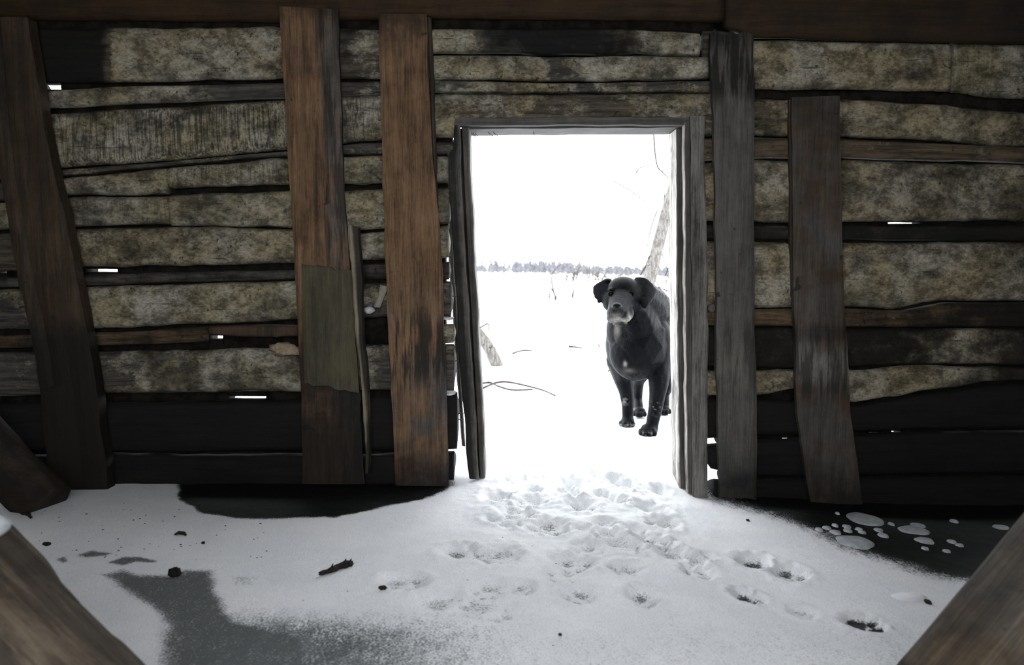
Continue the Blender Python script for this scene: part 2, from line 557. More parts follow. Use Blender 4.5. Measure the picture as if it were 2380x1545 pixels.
def build_ground():
    xf = np.arange(-1.75, 1.95, .0075)
    xs = np.concatenate([np.arange(-2.7, -1.75, .06), xf, np.arange(1.95, 2.75, .06)])
    yf = np.arange(-1.5, 1.1, .0075)
    ys = np.concatenate([np.arange(-4.2, -1.5, .06), yf])
    X, Y = np.meshgrid(xs, ys)
    x, y = X.ravel(), Y.ravel()
    z = base_height(x, y)
    V = np.stack([x, y, z], 1)
    bare = np.zeros(len(x))
    dust = np.zeros(len(x))
    px = PX(V)
    wob = np.stack([fbm(V, 7, 3), fbm(V + 5, 7, 3)], 1)
    vis = (y > -1.75) & (y < .16)
    # stretched: a pixel of depth is worth about 2.5 of width here
    q = px[vis] + wob[vis] * np.array([26, 9])
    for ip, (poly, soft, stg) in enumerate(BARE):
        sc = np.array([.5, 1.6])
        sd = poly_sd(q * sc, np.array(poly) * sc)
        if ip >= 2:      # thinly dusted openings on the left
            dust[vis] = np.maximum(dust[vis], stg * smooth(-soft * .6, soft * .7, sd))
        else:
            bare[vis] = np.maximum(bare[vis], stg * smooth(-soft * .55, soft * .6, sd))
    # thinly dusted ice along the bottom of the view, left of the middle
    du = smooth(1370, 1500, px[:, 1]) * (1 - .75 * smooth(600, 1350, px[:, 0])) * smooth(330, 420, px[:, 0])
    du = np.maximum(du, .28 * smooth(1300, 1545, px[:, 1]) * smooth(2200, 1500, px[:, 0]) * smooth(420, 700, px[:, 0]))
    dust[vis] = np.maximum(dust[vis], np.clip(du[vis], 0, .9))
    # prints
    R = random.Random(3)
    for (a, b, wpx, dep, br) in PRINTS:
        c = G(a, b)
        s = wpx / F * (c[1] - CAMY) * .5
        s = min(s, .062)
        yaw = R.uniform(-.9, .9)
        near = np.nonzero((np.abs(x - c[0]) < 4 * s) & (np.abs(y - c[1]) < 4.5 * s))[0]
        if not len(near):
            continue
        dx, dy = x[near] - c[0], (y[near] - c[1])
        u = (dx * math.cos(yaw) + dy * math.sin(yaw)) / s
        v = (-dx * math.sin(yaw) + dy * math.cos(yaw)) / (s * 1.15)
        wn = fbm(np.stack([dx, dy, 0 * dx + a], 1), 60, 2)
        u = u + .35 * wn
        v = v + .35 * fbm(np.stack([dx + 9, dy, 0 * dx + b], 1), 60, 2)
        pad = np.exp(-((u / .62) ** 2 + ((v - .25) / .5) ** 2) ** 1.5)
        toes = np.zeros_like(u)
        for (tu, tv) in ((-.68, -.42), (-.25, -.85), (.25, -.85), (.68, -.42)):
            toes = np.maximum(toes, np.exp(-(((u - tu) / .27) ** 2 + ((v - tv) / .36) ** 2) ** 1.3))
        whole = np.exp(-((u / 1.05) ** 2 + ((v + .1) / 1.15) ** 2) ** 2)
        rr = np.sqrt((u / 1.2) ** 2 + ((v + .1) / 1.3) ** 2)
        rim = np.exp(-((rr - 1.15) / .3) ** 2) * (.5 + 1.2 * wn)
        dd = dep * (1.35 if br < .05 else 1.15)
        z[near] -= dd * (.55 * whole + .45 * np.maximum(pad, toes))
        z[near] += dd * .28 * rim
        bare[near] = np.maximum(bare[near], br * (1.0 * np.maximum(pad, toes) + .25 * whole))
        dust[near] = np.maximum(dust[near], (.42 + .5 * br) * np.maximum(pad, toes))
    # trampled, crumbly snow in the doorway
    tr = smooth(-.85, -.15, y) * smooth(.75, .45, y) * smooth(-.28, .0, x) * smooth(.72, .5, x)
    pn = np.stack([x, y, 0 * x], 1)
    z += tr * (.020 * fbm(pn, 12, 3) + .010 * np.abs(fbm(pn, 34, 2)))
    # snow heaped along the jambs
    V[:, 2] = z
    fc = np.array(grid_faces(len(ys), len(xs)))
    yc = y[fc].mean(1)
    mask = np.stack([bare, dust, 0 * bare, 0 * bare], 1)

    def part(name, sel, mat):
        f = fc[sel]
        ids, inv = np.unique(f, return_inverse=True)
        return mesh_obj(name, V[ids], inv.reshape(f.shape), mat, None, mask[ids], origin=(0, 0, 0))
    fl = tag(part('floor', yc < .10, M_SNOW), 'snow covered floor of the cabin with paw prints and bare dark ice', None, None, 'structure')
    gr = tag(part('snow_ground', yc >= .10, M_SNOW), 'trampled snow just outside the doorway', None, None, 'structure')
    # open field to the horizon
    yy = np.concatenate([np.arange(1.0, 3, .1), np.arange(3, 12, .4), np.geomspace(12, 80, 34), np.geomspace(90, 900, 40)])
    ss = np.linspace(-1, 1, 81)
    S, YY = np.meshgrid(ss, yy)
    XX = S * (3.0 + YY * .9)
    xx, y2 = XX.ravel(), YY.ravel()
    zz = base_height(xx, np.minimum(y2, 70)) + .03 * fbm(np.stack([xx, y2, 0 * xx], 1), (.25, .25, 1), 2)
    zz -= .03 * smooth(1.4, 1.0, y2)
    zz += smooth(74, 170, y2) * (-5.2) + 0
    p3 = smooth(330, 520, y2)
    zz += p3 * (2.9 + .012 * np.clip(xx + 20, -40, 60))
    zz += smooth(700, 900, y2) * 2
    fld = mesh_obj('snow_field', np.stack([xx, y2, zz], 1), grid_faces(len(yy), len(ss)), M_FIELD, origin=(0, 0, 0))
    tag(fld, 'white snow field running out to the horizon', None, None, 'structure')

    def far_height(X0, Y0):
        i = np.argmin(np.abs(yy - Y0))
        return float(np.interp(X0 / (3.0 + yy[i] * .9), ss, zz.reshape(len(yy), len(ss))[i]))
    return far_height


FARH = build_ground()

# ------------------------------------------------------------------ log wall
WALL = tag(empty('wall_front', (0, .08, 0)), 'old whitewashed log wall with the doorway', None, None, 'structure')


def log_mesh(xs, top, bot, Y=0.0, depth=.17, wash=.6, streak=0.0, dark=0.0, warm=0.0, step=.013, rough=1.0, seed=0, taper=.55):
    xs, top, bot = np.array(xs, float), np.array(top, float), np.array(bot, float)
    n = max(8, int((xs[-1] - xs[0]) / F * 3.0 / step))
    s = np.linspace(xs[0], xs[-1], n)
    s = np.sort(np.concatenate([s, xs[1:-1]]))
    tp, bt = np.interp(s, xs, top), np.interp(s, xs, bot)
    nf = 15
    us = np.concatenate([np.linspace(0, .12, 4), np.linspace(.2, .8, nf - 8), np.linspace(.88, 1, 4)])
    back = [(.96, .35), (.86, .75), (.62, 1.0), (.38, 1.0), (.14, .75), (.04, .35)]
    R, m = [], []
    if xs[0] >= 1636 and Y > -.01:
        dark = [(x, float(lerp(dark, np.array([x]))[0]) + .10 + .12 * max(0, (x - 1950) / 450)) for x in np.linspace(1640, 2500, 18)]  # darkens right-hand logs towards the far corner: shade painted into the colour
    wv, dv, sv, av = lerp(wash, s), lerp(dark, s), lerp(streak, s), lerp(warm, s)
    for i in range(len(s)):
        a, b = P(s[i], tp[i], Y), P(s[i], bt[i], Y)
        ring = []
        for u in us:
            q = a + (b - a) * u
            e = abs(2 * u - 1)
            q[1] = Y + .022 * e ** 12 + .005 * e ** 2
            ring.append(q)
        for (u, d) in back:
            uu = .5 + (u - .5) * (1 - (1 - taper) * d)
            q = a + (b - a) * uu
            q[1] = Y + .03 + (depth - .03) * d
            ring.append(q)
        R.append(ring)
    nr = len(us) + len(back)
    V = np.array(R).reshape(-1, 3)
    o = np.array([0, 0, seed * 3.7])
    nz = fbm(V + o, (5, 5, 20), 4)
    nx = fbm(V + o + 40, (9, 9, 14), 3)
    nb = fbm(V + o + 80, (2.2, 2, 3), 2)
    front = np.tile(np.array([1] * len(us) + [.4] * len(back)), len(s))
    edge = np.tile(np.array([abs(2 * u - 1) ** 6 for u in us] + [1] * len(back)), len(s))
    V[:, 1] += (.011 * nz * front + .010 * nb) * rough
    V[:, 2] += (.009 * nx * edge + .004 * nb) * rough
    V[:, 0] += .004 * nz * rough
    # hewing facets
    hew = np.abs(((V[:, 0] * 7 + V[:, 2] * 1.5 + seed + .6 * nb) % 1) - .5) * 2
    V[:, 1] += .005 * hew * front * rough
    Fc = grid_faces(len(s), nr, True)
    off = len(V)
    c0, c1 = V[:nr].mean(0), V[-nr:].mean(0)
    V = np.vstack([V, c0, c1])
    for j in range(nr):
        Fc.append((off, (j + 1) % nr, j))
        e = (len(s) - 1) * nr
        Fc.append((off + 1, e + j, e + (j + 1) % nr))
    mk = np.repeat(np.stack([wv, sv, dv, av], 1), nr, 0)
    mk = np.vstack([mk, mk[0], mk[-1]])
    return V, Fc, mk


_seed = [0]


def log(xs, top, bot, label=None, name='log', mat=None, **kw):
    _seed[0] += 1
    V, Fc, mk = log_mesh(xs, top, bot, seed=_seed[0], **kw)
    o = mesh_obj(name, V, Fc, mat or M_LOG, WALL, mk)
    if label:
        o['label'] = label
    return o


L, Rr = -120, 2500
# ---- left of and above the door
log([L, 150, 400, 660, 840, 1000], [58, 60, 58, 58, 62, 62], [192, 190, 187, 179, 180, 181],
    wash=[(0, .1), (235, .15), (275, .78), (640, .62), (800, .4), (860, .55), (1000, .6)],
    dark=[(0, .75), (225, .75), (262, .0), (640, .1), (790, .45), (850, .3), (1000, .2)], warm=.25)
log([1002, 1130, 1350, 1480, 1628], [64, 62, 62, 66, 72], [121, 122, 124, 122, 126], depth=.15,
    wash=[(1000, .9), (1085, .9), (1110, .5), (1150, .2), (1330, .2), (1450, .5), (1560, .85)],
    dark=[(1000, .05), (1090, .05), (1140, .55), (1360, .65), (1470, .45), (1540, .1)])
log([1002, 1130, 1350, 1480, 1648], [125, 124, 126, 124, 128], [181, 182, 185, 182, 181], depth=.15,
    wash=[(1000, .85), (1230, .75), (1290, .45), (1340, .5), (1400, .8), (1640, .88)],
    dark=[(1000, 0), (1240, .1), (1290, .4), (1340, .3), (1400, .0)])
log([1634, 1700], [66, 66], [175, 178], Y=.02, wash=.4, dark=.3)
log([L, 88, 145, 250, 660, 1000, 1330, 1655], [212, 209, 205, 199, 189, 184, 191, 184], [250, 248, 247, 240, 226, 213, 214, 213], Y=.012,
    depth=.13, wash=[(0, .3), (110, .6), (300, .75), (480, .5), (530, .15), (700, .2), (1000, .5), (1200, .75), (1300, .7), (1450, .5), (1650, .5)],
    dark=[(0, .5), (120, .15), (490, .15), (540, .35), (900, .25), (1000, .12), (1650, .12)], rough=.7)
log([L, 120, 250, 400, 660, 840, 990, 1053, 1058, 1300, 1640, 1660], [266, 260, 252, 244, 229, 217, 215, 215, 215, 216, 214, 216],
    [397, 387, 379, 369, 346, 326, 319, 316, 275, 275, 273, 273],
    wash=[(0, .4), (110, .85), (640, .85), (830, .75), (980, .6), (1060, .62), (1240, .5), (1450, .42), (1560, .65), (1650, .65)],
    streak=[(0, .2), (120, .85), (640, .95), (830, .8), (900, .3), (1000, .1)], dark=[(0, .3), (120, .0), (900, .05), (1000, .12), (1400, .2), (1650, .1)],
    warm=[(0, 0), (1000, 0), (1060, .3), (1650, .35)], rough=.8)
log([L, 130, 390, 660, 840, 1055], [402, 394, 374, 350, 330, 329], [420, 410, 385, 360, 357, 358], Y=.014, depth=.13,
    wash=.42, dark=.22, rough=.5)
log([L, 150, 386], [424, 412, 388], [472, 453, 449], wash=[(0, .3), (150, .6), (380, .6)], dark=.12, streak=.1)
log([389, 660, 840, 1041], [388, 364, 361, 361], [437, 428, 425, 424], wash=[(380, .75), (830, .95), (1040, .7)], streak=[(380, .6), (660, .6), (830, .1)], dark=.05)
log([L, 150, 390], [478, 457, 452], [538, 527, 521], wash=.72, streak=.35, dark=.06)
log([393, 660, 840, 1043], [450, 444, 438, 437], [524, 528, 536, 519], wash=.80, streak=.12, dark=.03, warm=.15)
log([L, 180, 420, 680, 840, 1040], [546, 532, 526, 531, 540, 523], [640, 621, 616, 611, 605, 600], wash=[(0, .3), (180, .55), (420, .66), (690, .7), (840, .75)], dark=[(0, .2), (200, .2), (420, .08)], warm=.35)
log([L, 200, 690, 840, 1042], [648, 636, 624, 614, 606], [672, 665, 650, 652, 650], Y=.03, depth=.13, wash=.2, dark=.42, rough=.6)
log([L, 200, 690, 840, 1047], [676, 668, 653, 656, 654], [773, 765, 744, 738, 735], wash=[(0, .4), (195, .85), (680, .8), (830, .45), (1050, .45)], dark=[(0, .2), (200, .02), (680, .05), (840, .35), (1050, .25)])
log([L, 220, 478], [780, 773, 760], [814, 806, 796], Y=.02, depth=.13, wash=.25, dark=.4, warm=.8, rough=.8)
log([945, 1054], [755, 754], [799, 800], Y=.0, depth=.15, wash=.75, dark=.1)
log([L, 235, 690, 840, 1054], [822, 816, 806, 803, 804], [926, 915, 911, 909, 908], wash=[(0, .3), (235, .4), (330, .6), (690, .72), (840, .7), (900, .4), (1050, .4)],
    dark=[(0, .3), (235, .25), (400, .12), (700, .08), (900, .2)], rough=1.3)
log([L, 250, 690, 840, 1061], [944, 936, 932, 927, 914], [1052, 1052, 1053, 1051, 1049], wash=.1, dark=.78)
log([L, 600, 1053], [1058, 1058, 1054], [1150, 1146, 1120], wash=.05, dark=.88)
# ---- right of the door
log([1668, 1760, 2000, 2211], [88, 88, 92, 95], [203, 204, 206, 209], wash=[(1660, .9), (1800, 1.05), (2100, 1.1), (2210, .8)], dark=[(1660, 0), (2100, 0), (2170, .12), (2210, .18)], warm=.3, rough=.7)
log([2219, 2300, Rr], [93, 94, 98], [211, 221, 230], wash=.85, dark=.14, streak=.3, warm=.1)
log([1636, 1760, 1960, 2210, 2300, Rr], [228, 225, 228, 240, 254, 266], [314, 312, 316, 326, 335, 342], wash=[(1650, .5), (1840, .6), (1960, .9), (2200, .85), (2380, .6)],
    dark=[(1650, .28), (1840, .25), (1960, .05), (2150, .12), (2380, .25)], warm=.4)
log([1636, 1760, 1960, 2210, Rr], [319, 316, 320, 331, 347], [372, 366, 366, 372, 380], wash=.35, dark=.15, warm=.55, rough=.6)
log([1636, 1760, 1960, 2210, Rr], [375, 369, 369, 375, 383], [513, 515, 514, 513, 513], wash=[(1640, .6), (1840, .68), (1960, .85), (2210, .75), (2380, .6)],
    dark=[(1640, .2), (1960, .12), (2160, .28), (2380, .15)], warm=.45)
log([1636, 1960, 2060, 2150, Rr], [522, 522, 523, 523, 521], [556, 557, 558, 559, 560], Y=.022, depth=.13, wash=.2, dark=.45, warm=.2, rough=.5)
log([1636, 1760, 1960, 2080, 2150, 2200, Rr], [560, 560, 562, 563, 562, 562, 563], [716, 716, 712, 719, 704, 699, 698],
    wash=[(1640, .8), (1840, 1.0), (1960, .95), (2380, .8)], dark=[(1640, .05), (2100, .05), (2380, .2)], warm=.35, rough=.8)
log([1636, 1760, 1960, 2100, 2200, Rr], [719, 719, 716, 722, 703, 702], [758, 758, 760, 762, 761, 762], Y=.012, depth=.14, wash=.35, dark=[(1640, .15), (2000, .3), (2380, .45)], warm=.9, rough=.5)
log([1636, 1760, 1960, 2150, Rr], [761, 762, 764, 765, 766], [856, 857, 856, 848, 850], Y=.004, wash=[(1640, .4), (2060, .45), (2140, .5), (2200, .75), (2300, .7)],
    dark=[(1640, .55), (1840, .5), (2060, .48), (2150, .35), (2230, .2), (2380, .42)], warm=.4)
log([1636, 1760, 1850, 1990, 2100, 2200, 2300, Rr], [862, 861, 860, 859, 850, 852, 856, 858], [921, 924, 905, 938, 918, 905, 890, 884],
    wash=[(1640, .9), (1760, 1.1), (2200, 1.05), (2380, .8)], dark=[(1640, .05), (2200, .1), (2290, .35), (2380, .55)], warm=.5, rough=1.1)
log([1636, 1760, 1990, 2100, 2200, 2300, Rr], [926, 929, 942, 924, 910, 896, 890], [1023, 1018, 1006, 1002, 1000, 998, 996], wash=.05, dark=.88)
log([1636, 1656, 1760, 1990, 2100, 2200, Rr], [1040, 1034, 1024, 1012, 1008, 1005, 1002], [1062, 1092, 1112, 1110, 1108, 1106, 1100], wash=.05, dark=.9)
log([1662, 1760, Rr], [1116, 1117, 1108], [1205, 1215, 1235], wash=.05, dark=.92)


# ---- chinking packed between the logs, left out where daylight leaks through
def chink(x0, x1, line, half, holes=(), Y=.055, depth=.09):
    # holes: (x0, x1, y0, y1) of each slit of daylight; the packing goes on above and below it
    segs, cur = [], x0
    for (a, b, ya, yb) in holes:
        segs += [(cur, a, None, None), (a - 2, b + 2, None, ya), (a - 2, b + 2, yb, None)]
        cur = b
    segs.append((cur, x1, None, None))
    for (a, b, lo, hi) in segs:
        if b - a < 4:
            continue
        xs = np.linspace(a, b, max(3, int((b - a) / 60)))
        yl = lerp(line, xs)
        hf = lerp(half, xs)
        if lo is not None or hi is not None:
            t0 = yl - hf if lo is None else np.full(len(xs), float(lo))
            t1 = yl + hf if hi is None else np.full(len(xs), float(hi))
            if (t1 - t0).max() < 2:
                continue
            t1 = np.maximum(t1, t0 + 1)
            yl, hf = (t0 + t1) / 2, (t1 - t0) / 2
        _seed[0] += 1
        V, Fc, mk = log_mesh(xs, yl - hf, yl + hf, Y=Y, depth=depth if lo is None and hi is None else .036, step=.035, rough=.35, seed=_seed[0], taper=1.0)
        mesh_obj('chinking', V, Fc, M_CHINK, WALL, mk)


EN = 1034
chink(L, 1650, [(L, 201), (150, 198), (660, 184), (1000, 182), (1330, 187), (1650, 183)], 13, [(88, 142, 194, 207)])
chink(L, 1672, [(L, 258), (120, 254), (660, 228), (1000, 214), (1672, 214)], 13)
chink(L, 1050, [(L, 400), (150, 391), (660, 348), (840, 328), (1040, 323)], 13)
chink(L, 1041, [(L, 421), (150, 411), (390, 386), (660, 362), (1030, 359)], 12)
chink(L, 1041, [(L, 475), (150, 455), (390, 450), (391, 444), (660, 436), (1030, 431)], 14)
chink(L, 1041, [(L, 541), (150, 530), (390, 523), (660, 529), (840, 538), (1030, 521)], 11)
chink(L, EN, [(L, 644), (180, 628), (690, 617), (840, 610), (1030, 603)], 14, [(-10, 16, 630, 634), (200, 272, 626, 631)])
chink(L, EN, [(L, 674), (200, 667), (690, 652), (840, 654), (1030, 652)], 10)
chink(L, EN, [(L, 777), (200, 778), (485, 782), (690, 780), (840, 774), (1030, 766)], [(L, 16), (300, 22), (500, 42), (690, 42), (860, 44), (1030, 36)], [(486, 518, 781, 787), (546, 552, 782, 785)])
chink(L, 480, [(L, 818), (235, 811), (480, 801)], 12, Y=.06)
chink(L, EN, [(L, 935), (250, 926), (690, 921), (840, 918), (1030, 911)], 14, [(530, 618, 922, 927)])
chink(L, EN, [(L, 1055), (690, 1055), (1030, 1051)], 12)
chink(L, EN, [(L, 1150), (1030, 1130)], 22)
chink(1660, 1700, [(1660, 183), (1700, 195)], 26)
chink(990, 1660, [(990, 123), (1200, 124), (1660, 126)], 12)
chink(1622, 1672, [(1622, 100), (1672, 100)], 60, Y=.10)
chink(1650, 1720, [(1650, 62), (1720, 76)], 22, Y=.09)
chink(1690, Rr, [(1690, 214), (1960, 217), (2210, 225), (2300, 236), (Rr, 248)], 22)
chink(1638, Rr, [(1638, 317), (1960, 318), (2210, 328), (Rr, 344)], 10)
chink(1638, Rr, [(1638, 372), (1960, 368), (2210, 374), (Rr, 381)], 9)
chink(1638, Rr, [(1638, 517), (1960, 518), (Rr, 517)], 10, [(2064, 2146, 516, 519)])
chink(1638, Rr, [(1638, 558), (1960, 560), (Rr, 561)], 9)
chink(1638, Rr, [(1638, 718), (1960, 715), (2100, 720), (2200, 702), (Rr, 700)], 12)
chink(1638, Rr, [(1638, 760), (Rr, 764)], 10)
chink(1638, Rr, [(1638, 860), (2150, 850), (Rr, 854)], 11)
chink(1650, Rr, [(1650, 922), (1850, 918), (1990, 940), (2100, 921), (2200, 908), (2300, 893), (Rr, 887)], 18)
chink(1672, Rr, [(1672, 1023), (1760, 1021), (1990, 1009), (2200, 1002), (Rr, 999)], 13, [(1818, 1843, 1019, 1022), (2020, 2046, 1004, 1007), (2072, 2100, 1003, 1005)])
chink(1680, Rr, [(1680, 1112), (1760, 1114), (Rr, 1104)], 14)
chink(1680, Rr, [(1680, 1205), (1760, 1214), (Rr, 1236)], 24)
chink(L, 1660, [(L, 52), (1660, 58)], 20, Y=.03)
chink(1660, Rr, [(1660, 72), (1760, 84), (Rr, 96)], 18, Y=.08)


# ------------------------------------------------------------------ upright planks
def plank_mesh(left, right, Y=-.03, th=.028, ends=(0, 0), mask=lambda u, y, x: (0, 0, 0, 0), groove=(), seed=0, wob=.004, bow=0.0, nc=13, flare=None):
    """left / right: edge polylines [(px,py)...] from top to bottom"""
    left, right = np.array(left, float), np.array(right, float)
    y0, y1 = left[0][1], left[-1][1]
    n = max(12, int((y1 - y0) / F * 3 / .012))
    tt = np.linspace(0, 1, n)
    us = np.linspace(0, 1, nc)
    ly = left[0][1] + tt * (left[-1][1] - left[0][1])
    ry = right[0][1] + tt * (right[-1][1] - right[0][1])
    lx = np.interp(ly, left[:, 1], left[:, 0])
    rx = np.interp(ry, right[:, 1], right[:, 0])
    V, mk = [], []
    for i in range(n):
        Yb = Y + bow * math.sin(math.pi * tt[i])
        a, b = P(lx[i], ly[i], Yb), P(rx[i], ry[i], Yb)
        ring = []
        for u in us:
            q = a + (b - a) * u
            for (gu, gw, gd, g0, g1) in groove:
                if g0 <= ly[i] <= g1:
                    q[1] += gd * math.exp(-((u - gu) / gw) ** 2)
            ring.append(q)
            mk.append(mask(u, ly[i] + (ry[i] - ly[i]) * u, lx[i] + (rx[i] - lx[i]) * u))
        for u in us[::-1]:
            q = a + (b - a) * u
            q[1] = Yb + th
            ring.append(q)
            mk.append(mask(u, ly[i], lx[i]))
        V += ring
    V = np.array(V)
    nr = 2 * nc
    o = np.array([seed * 5.1, 0, 0])
    isedge = np.tile(np.array([1.0] + [0] * (nc - 2) + [1.0, 1.0] + [0] * (nc - 2) + [1.0]), n)
    V[:, 0] += wob * fbm(V + o, (3, 1, 9), 3) * (.4 + isedge)
    V[:, 1] += wob * .8 * fbm(V + o + 30, (14, 1, 3), 3)
    rowend = np.zeros(n)
    rowend[0] = ends[0]
    rowend[-1] = ends[1]
    V[:, 2] += np.repeat(rowend, nr) * fbm(V + o + 60, (50, 1, 1), 3)
    # soften the arrises
    V[:, 1] += np.tile(np.array([.004] + [0] * (nc - 2) + [.004, 0] + [0] * (nc - 2) + [0]), n)
    Fc = grid_faces(n, nr, True)
    for j in range(nc - 1):
        Fc.append((j, nr - 1 - j, nr - 2 - j, j + 1))
        e = (n - 1) * nr
        Fc.append((e + j, e + j + 1, e + nr - 2 - j, e + nr - 1 - j))
    Fc = [f[::-1] for f in Fc]
    return V, Fc, np.array(mk)


def plank(name, left, right, mat, label=None, cat=None, parent=None, group=None, **kw):
    _seed[0] += 1
    V, Fc, mk = plank_mesh(left, right, seed=_seed[0], **kw)
    org = V.mean(0)
    org[2] = V[:, 2].min()
    o = mesh_obj(name, V, Fc, mat, parent, mk, origin=org, smooth_shade=False)
    return tag(o, label, cat, group)


def ramp(y, a, b):
    return float(smooth(a, b, y))


# far-left leaning post
plank('leaning_post', [(-30, 40), (0, 400), (25, 560), (50, 700), (75, 800), (95, 930), (118, 1165)],
      [(66, 40), (105, 300), (160, 560), (185, 680), (206, 800), (226, 920), (250, 1150)], M_BROWND,
      'broad dark brown post leaning at the left end of the log wall', 'post', Y=-.075, th=.06,
      mask=lambda u, y, x: (0, .35 + .3 * (u < .25), .32 + .75 * ramp(y, 690, 900) + .3 * (u < .3) * ramp(y, 420, 200), .1), groove=[(.28, .05, .012, 0, 900), (.62, .03, .008, 300, 1200)], wob=.007)
# first broad plank
plank('wall_plank', [(648, 14), (660, 220), (672, 420), (684, 620), (697, 880), (702, 1125)],
      [(785, 22), (792, 250), (800, 470), (812, 620), (832, 880), (846, 1125)], M_BROWN,
      'wide brown plank with a split, patched lower down by a short olive board', 'plank', Y=-.032, th=.026,
      mask=lambda u, y, x: (0, .35 + .4 * (u > .62), .0 + .55 * ramp(y, 90, 20) + .72 * ramp(y, 560, 900) + .16 * ramp(y, 1000, 1120) + .45 * math.exp(-((x - 705) / 40) ** 2 - ((y - 120) / 35) ** 2), .85 * ramp(u, .58, .72)),
      groove=[(.66, .022, .012, 0, 470)])
plank('short_board', [(701, 611), (702, 700), (703, 800), (706, 890)], [(818, 630), (822, 720), (828, 820), (833, 914)], M_OLIVE,
      'short olive board with a curved lower edge nailed over the wide brown plank', 'board', Y=-.050, th=.016,
      mask=lambda u, y, x: (0, .1, .10 + .35 * ramp(y, 650, 612) + .15 * ramp(y, 820, 900), .1), ends=(.012, .014))
plank('slat', [(806, 520), (815, 640), (826, 760), (838, 900), (848, 1010), (849, 1100)],
      [(830, 528), (838, 640), (843, 760), (852, 900), (859, 1010), (856, 1100)], M_CHIP,
      'narrow split slat with a pale broken edge beside the olive board', 'slat', Y=-.072, th=.05,
      mask=lambda u, y, x: (.06, .5, .58 + .25 * (u > .5) - .25 * (u < .4) + .4 * ramp(y, 1010, 1060) - .25 * math.exp(-((y - 950) / 55) ** 2), .3), nc=7, wob=.006)
plank('wall_plank', [(878, 32), (886, 300), (893, 560), (904, 820), (912, 960), (918, 1128)],
      [(990, 32), (1002, 330), (1020, 520), (1027, 640), (1034, 830), (1042, 1130)], M_BROWN,
      'wide tan brown plank left of the doorway, blackened across its middle', 'plank', Y=-.034, th=.03,
      mask=lambda u, y, x: (.1 * ramp(y, 600, 700) * (1 - ramp(y, 720, 800)), .15 + .75 * ramp(y, 700, 770) * ramp(y, 930, 860), .62 * ramp(y, 230, 30) + .22 * ramp(y, 700, 770) * ramp(y, 905, 850) + .66 * ramp(y, 955, 1125), .95 * ramp(y, 790, 870)))
plank('batten', [(992, 40), (1003, 330), (1012, 480)], [(1003, 40), (1012, 330), (1018, 480)], M_BROWND,
      'thin dark batten along the right edge of the tan brown plank', 'batten', Y=-.012, th=.02, nc=5,
      mask=lambda u, y, x: (0, .3, .45, .4))
# right of the door
plank('wall_plank', [(1652, 74), (1656, 200), (1661, 330), (1664, 600), (1667, 900), (1673, 1158)],
      [(1752, 74), (1756, 200), (1754, 330), (1754, 600), (1758, 900), (1760, 1160)], M_GREYB,
      'grey plank right of the doorway with a charred flaking top', 'plank', Y=-.034, th=.03,
      mask=lambda u, y, x: (.0, .12 + .9 * ramp(y, 260, 200) + .5 * ramp(y, 720, 790) * ramp(y, 960, 880), .38 * ramp(y, 280, 215) + .28 * ramp(y, 130, 80) + .22 * ramp(y, 730, 780) * ramp(y, 850, 800) + .62 * ramp(y, 960, 1130), .75 - .7 * ramp(y, 770, 830) * ramp(y, 960, 880)), wob=.005, ends=(.03, .01))
plank('wall_plank', [(1840, 226), (1842, 420), (1846, 640), (1850, 860), (1855, 960), (1868, 1060), (1886, 1172)],
      [(1953, 222), (1957, 420), (1962, 640), (1972, 860), (1978, 960), (1992, 1060), (2007, 1172)], M_BROWND,
      'dark plank bending right at its foot, second right of the doorway', 'plank', Y=-.034, th=.03,
      mask=lambda u, y, x: (.55 * ramp(y, 790, 840) * ramp(y, 905, 870), .2 + .6 * ramp(y, 710, 780) * ramp(y, 960, 900), .45 * ramp(y, 400, 235) + .05 + .4 * ramp(y, 730, 770) * ramp(y, 815, 780) + .5 * ramp(y, 950, 1130), .75))
plank('batten', [(1834, 232), (1836, 470), (1840, 690)], [(1840, 232), (1842, 470), (1846, 690)], M_BROWND,
      'thin reddish strip along the left edge of the dark bending plank', 'batten', Y=-.014, th=.02, nc=5,
      mask=lambda u, y, x: (0, .3, .2, .3))


# ------------------------------------------------------------------ top beams
def beam(xs, top, bot, label, Y=-.02, depth=.16, dark=.2):
    _seed[0] += 1
    V, Fc, mk = log_mesh(xs, top, bot, Y=Y, depth=depth, wash=.0, dark=dark, seed=_seed[0], rough=.45, taper=1.0, step=.03)
    o = mesh_obj('wall_beam', V, Fc, M_BEAM, None, mk, smooth_shade=True)
    return tag(o, label, 'beam')


beam([-140, 300, 660, 1000, 1400, 1686], [-95, -95, -95, -95, -95, -95], [38, 42, 46, 36, 40, 46],
     'long dark brown top beam running over the doorway', dark=[(-100, .2), (1000, .2), (1686, .35)])
beam([1690, 1760, 2000, 2210, 2520], [-100, -100, -100, -100, -100], [60, 82, 90, 94, 98],
     'thick dark top beam at the upper right', Y=-.05, dark=[(1690, .45), (2000, .4), (2380, .62)])

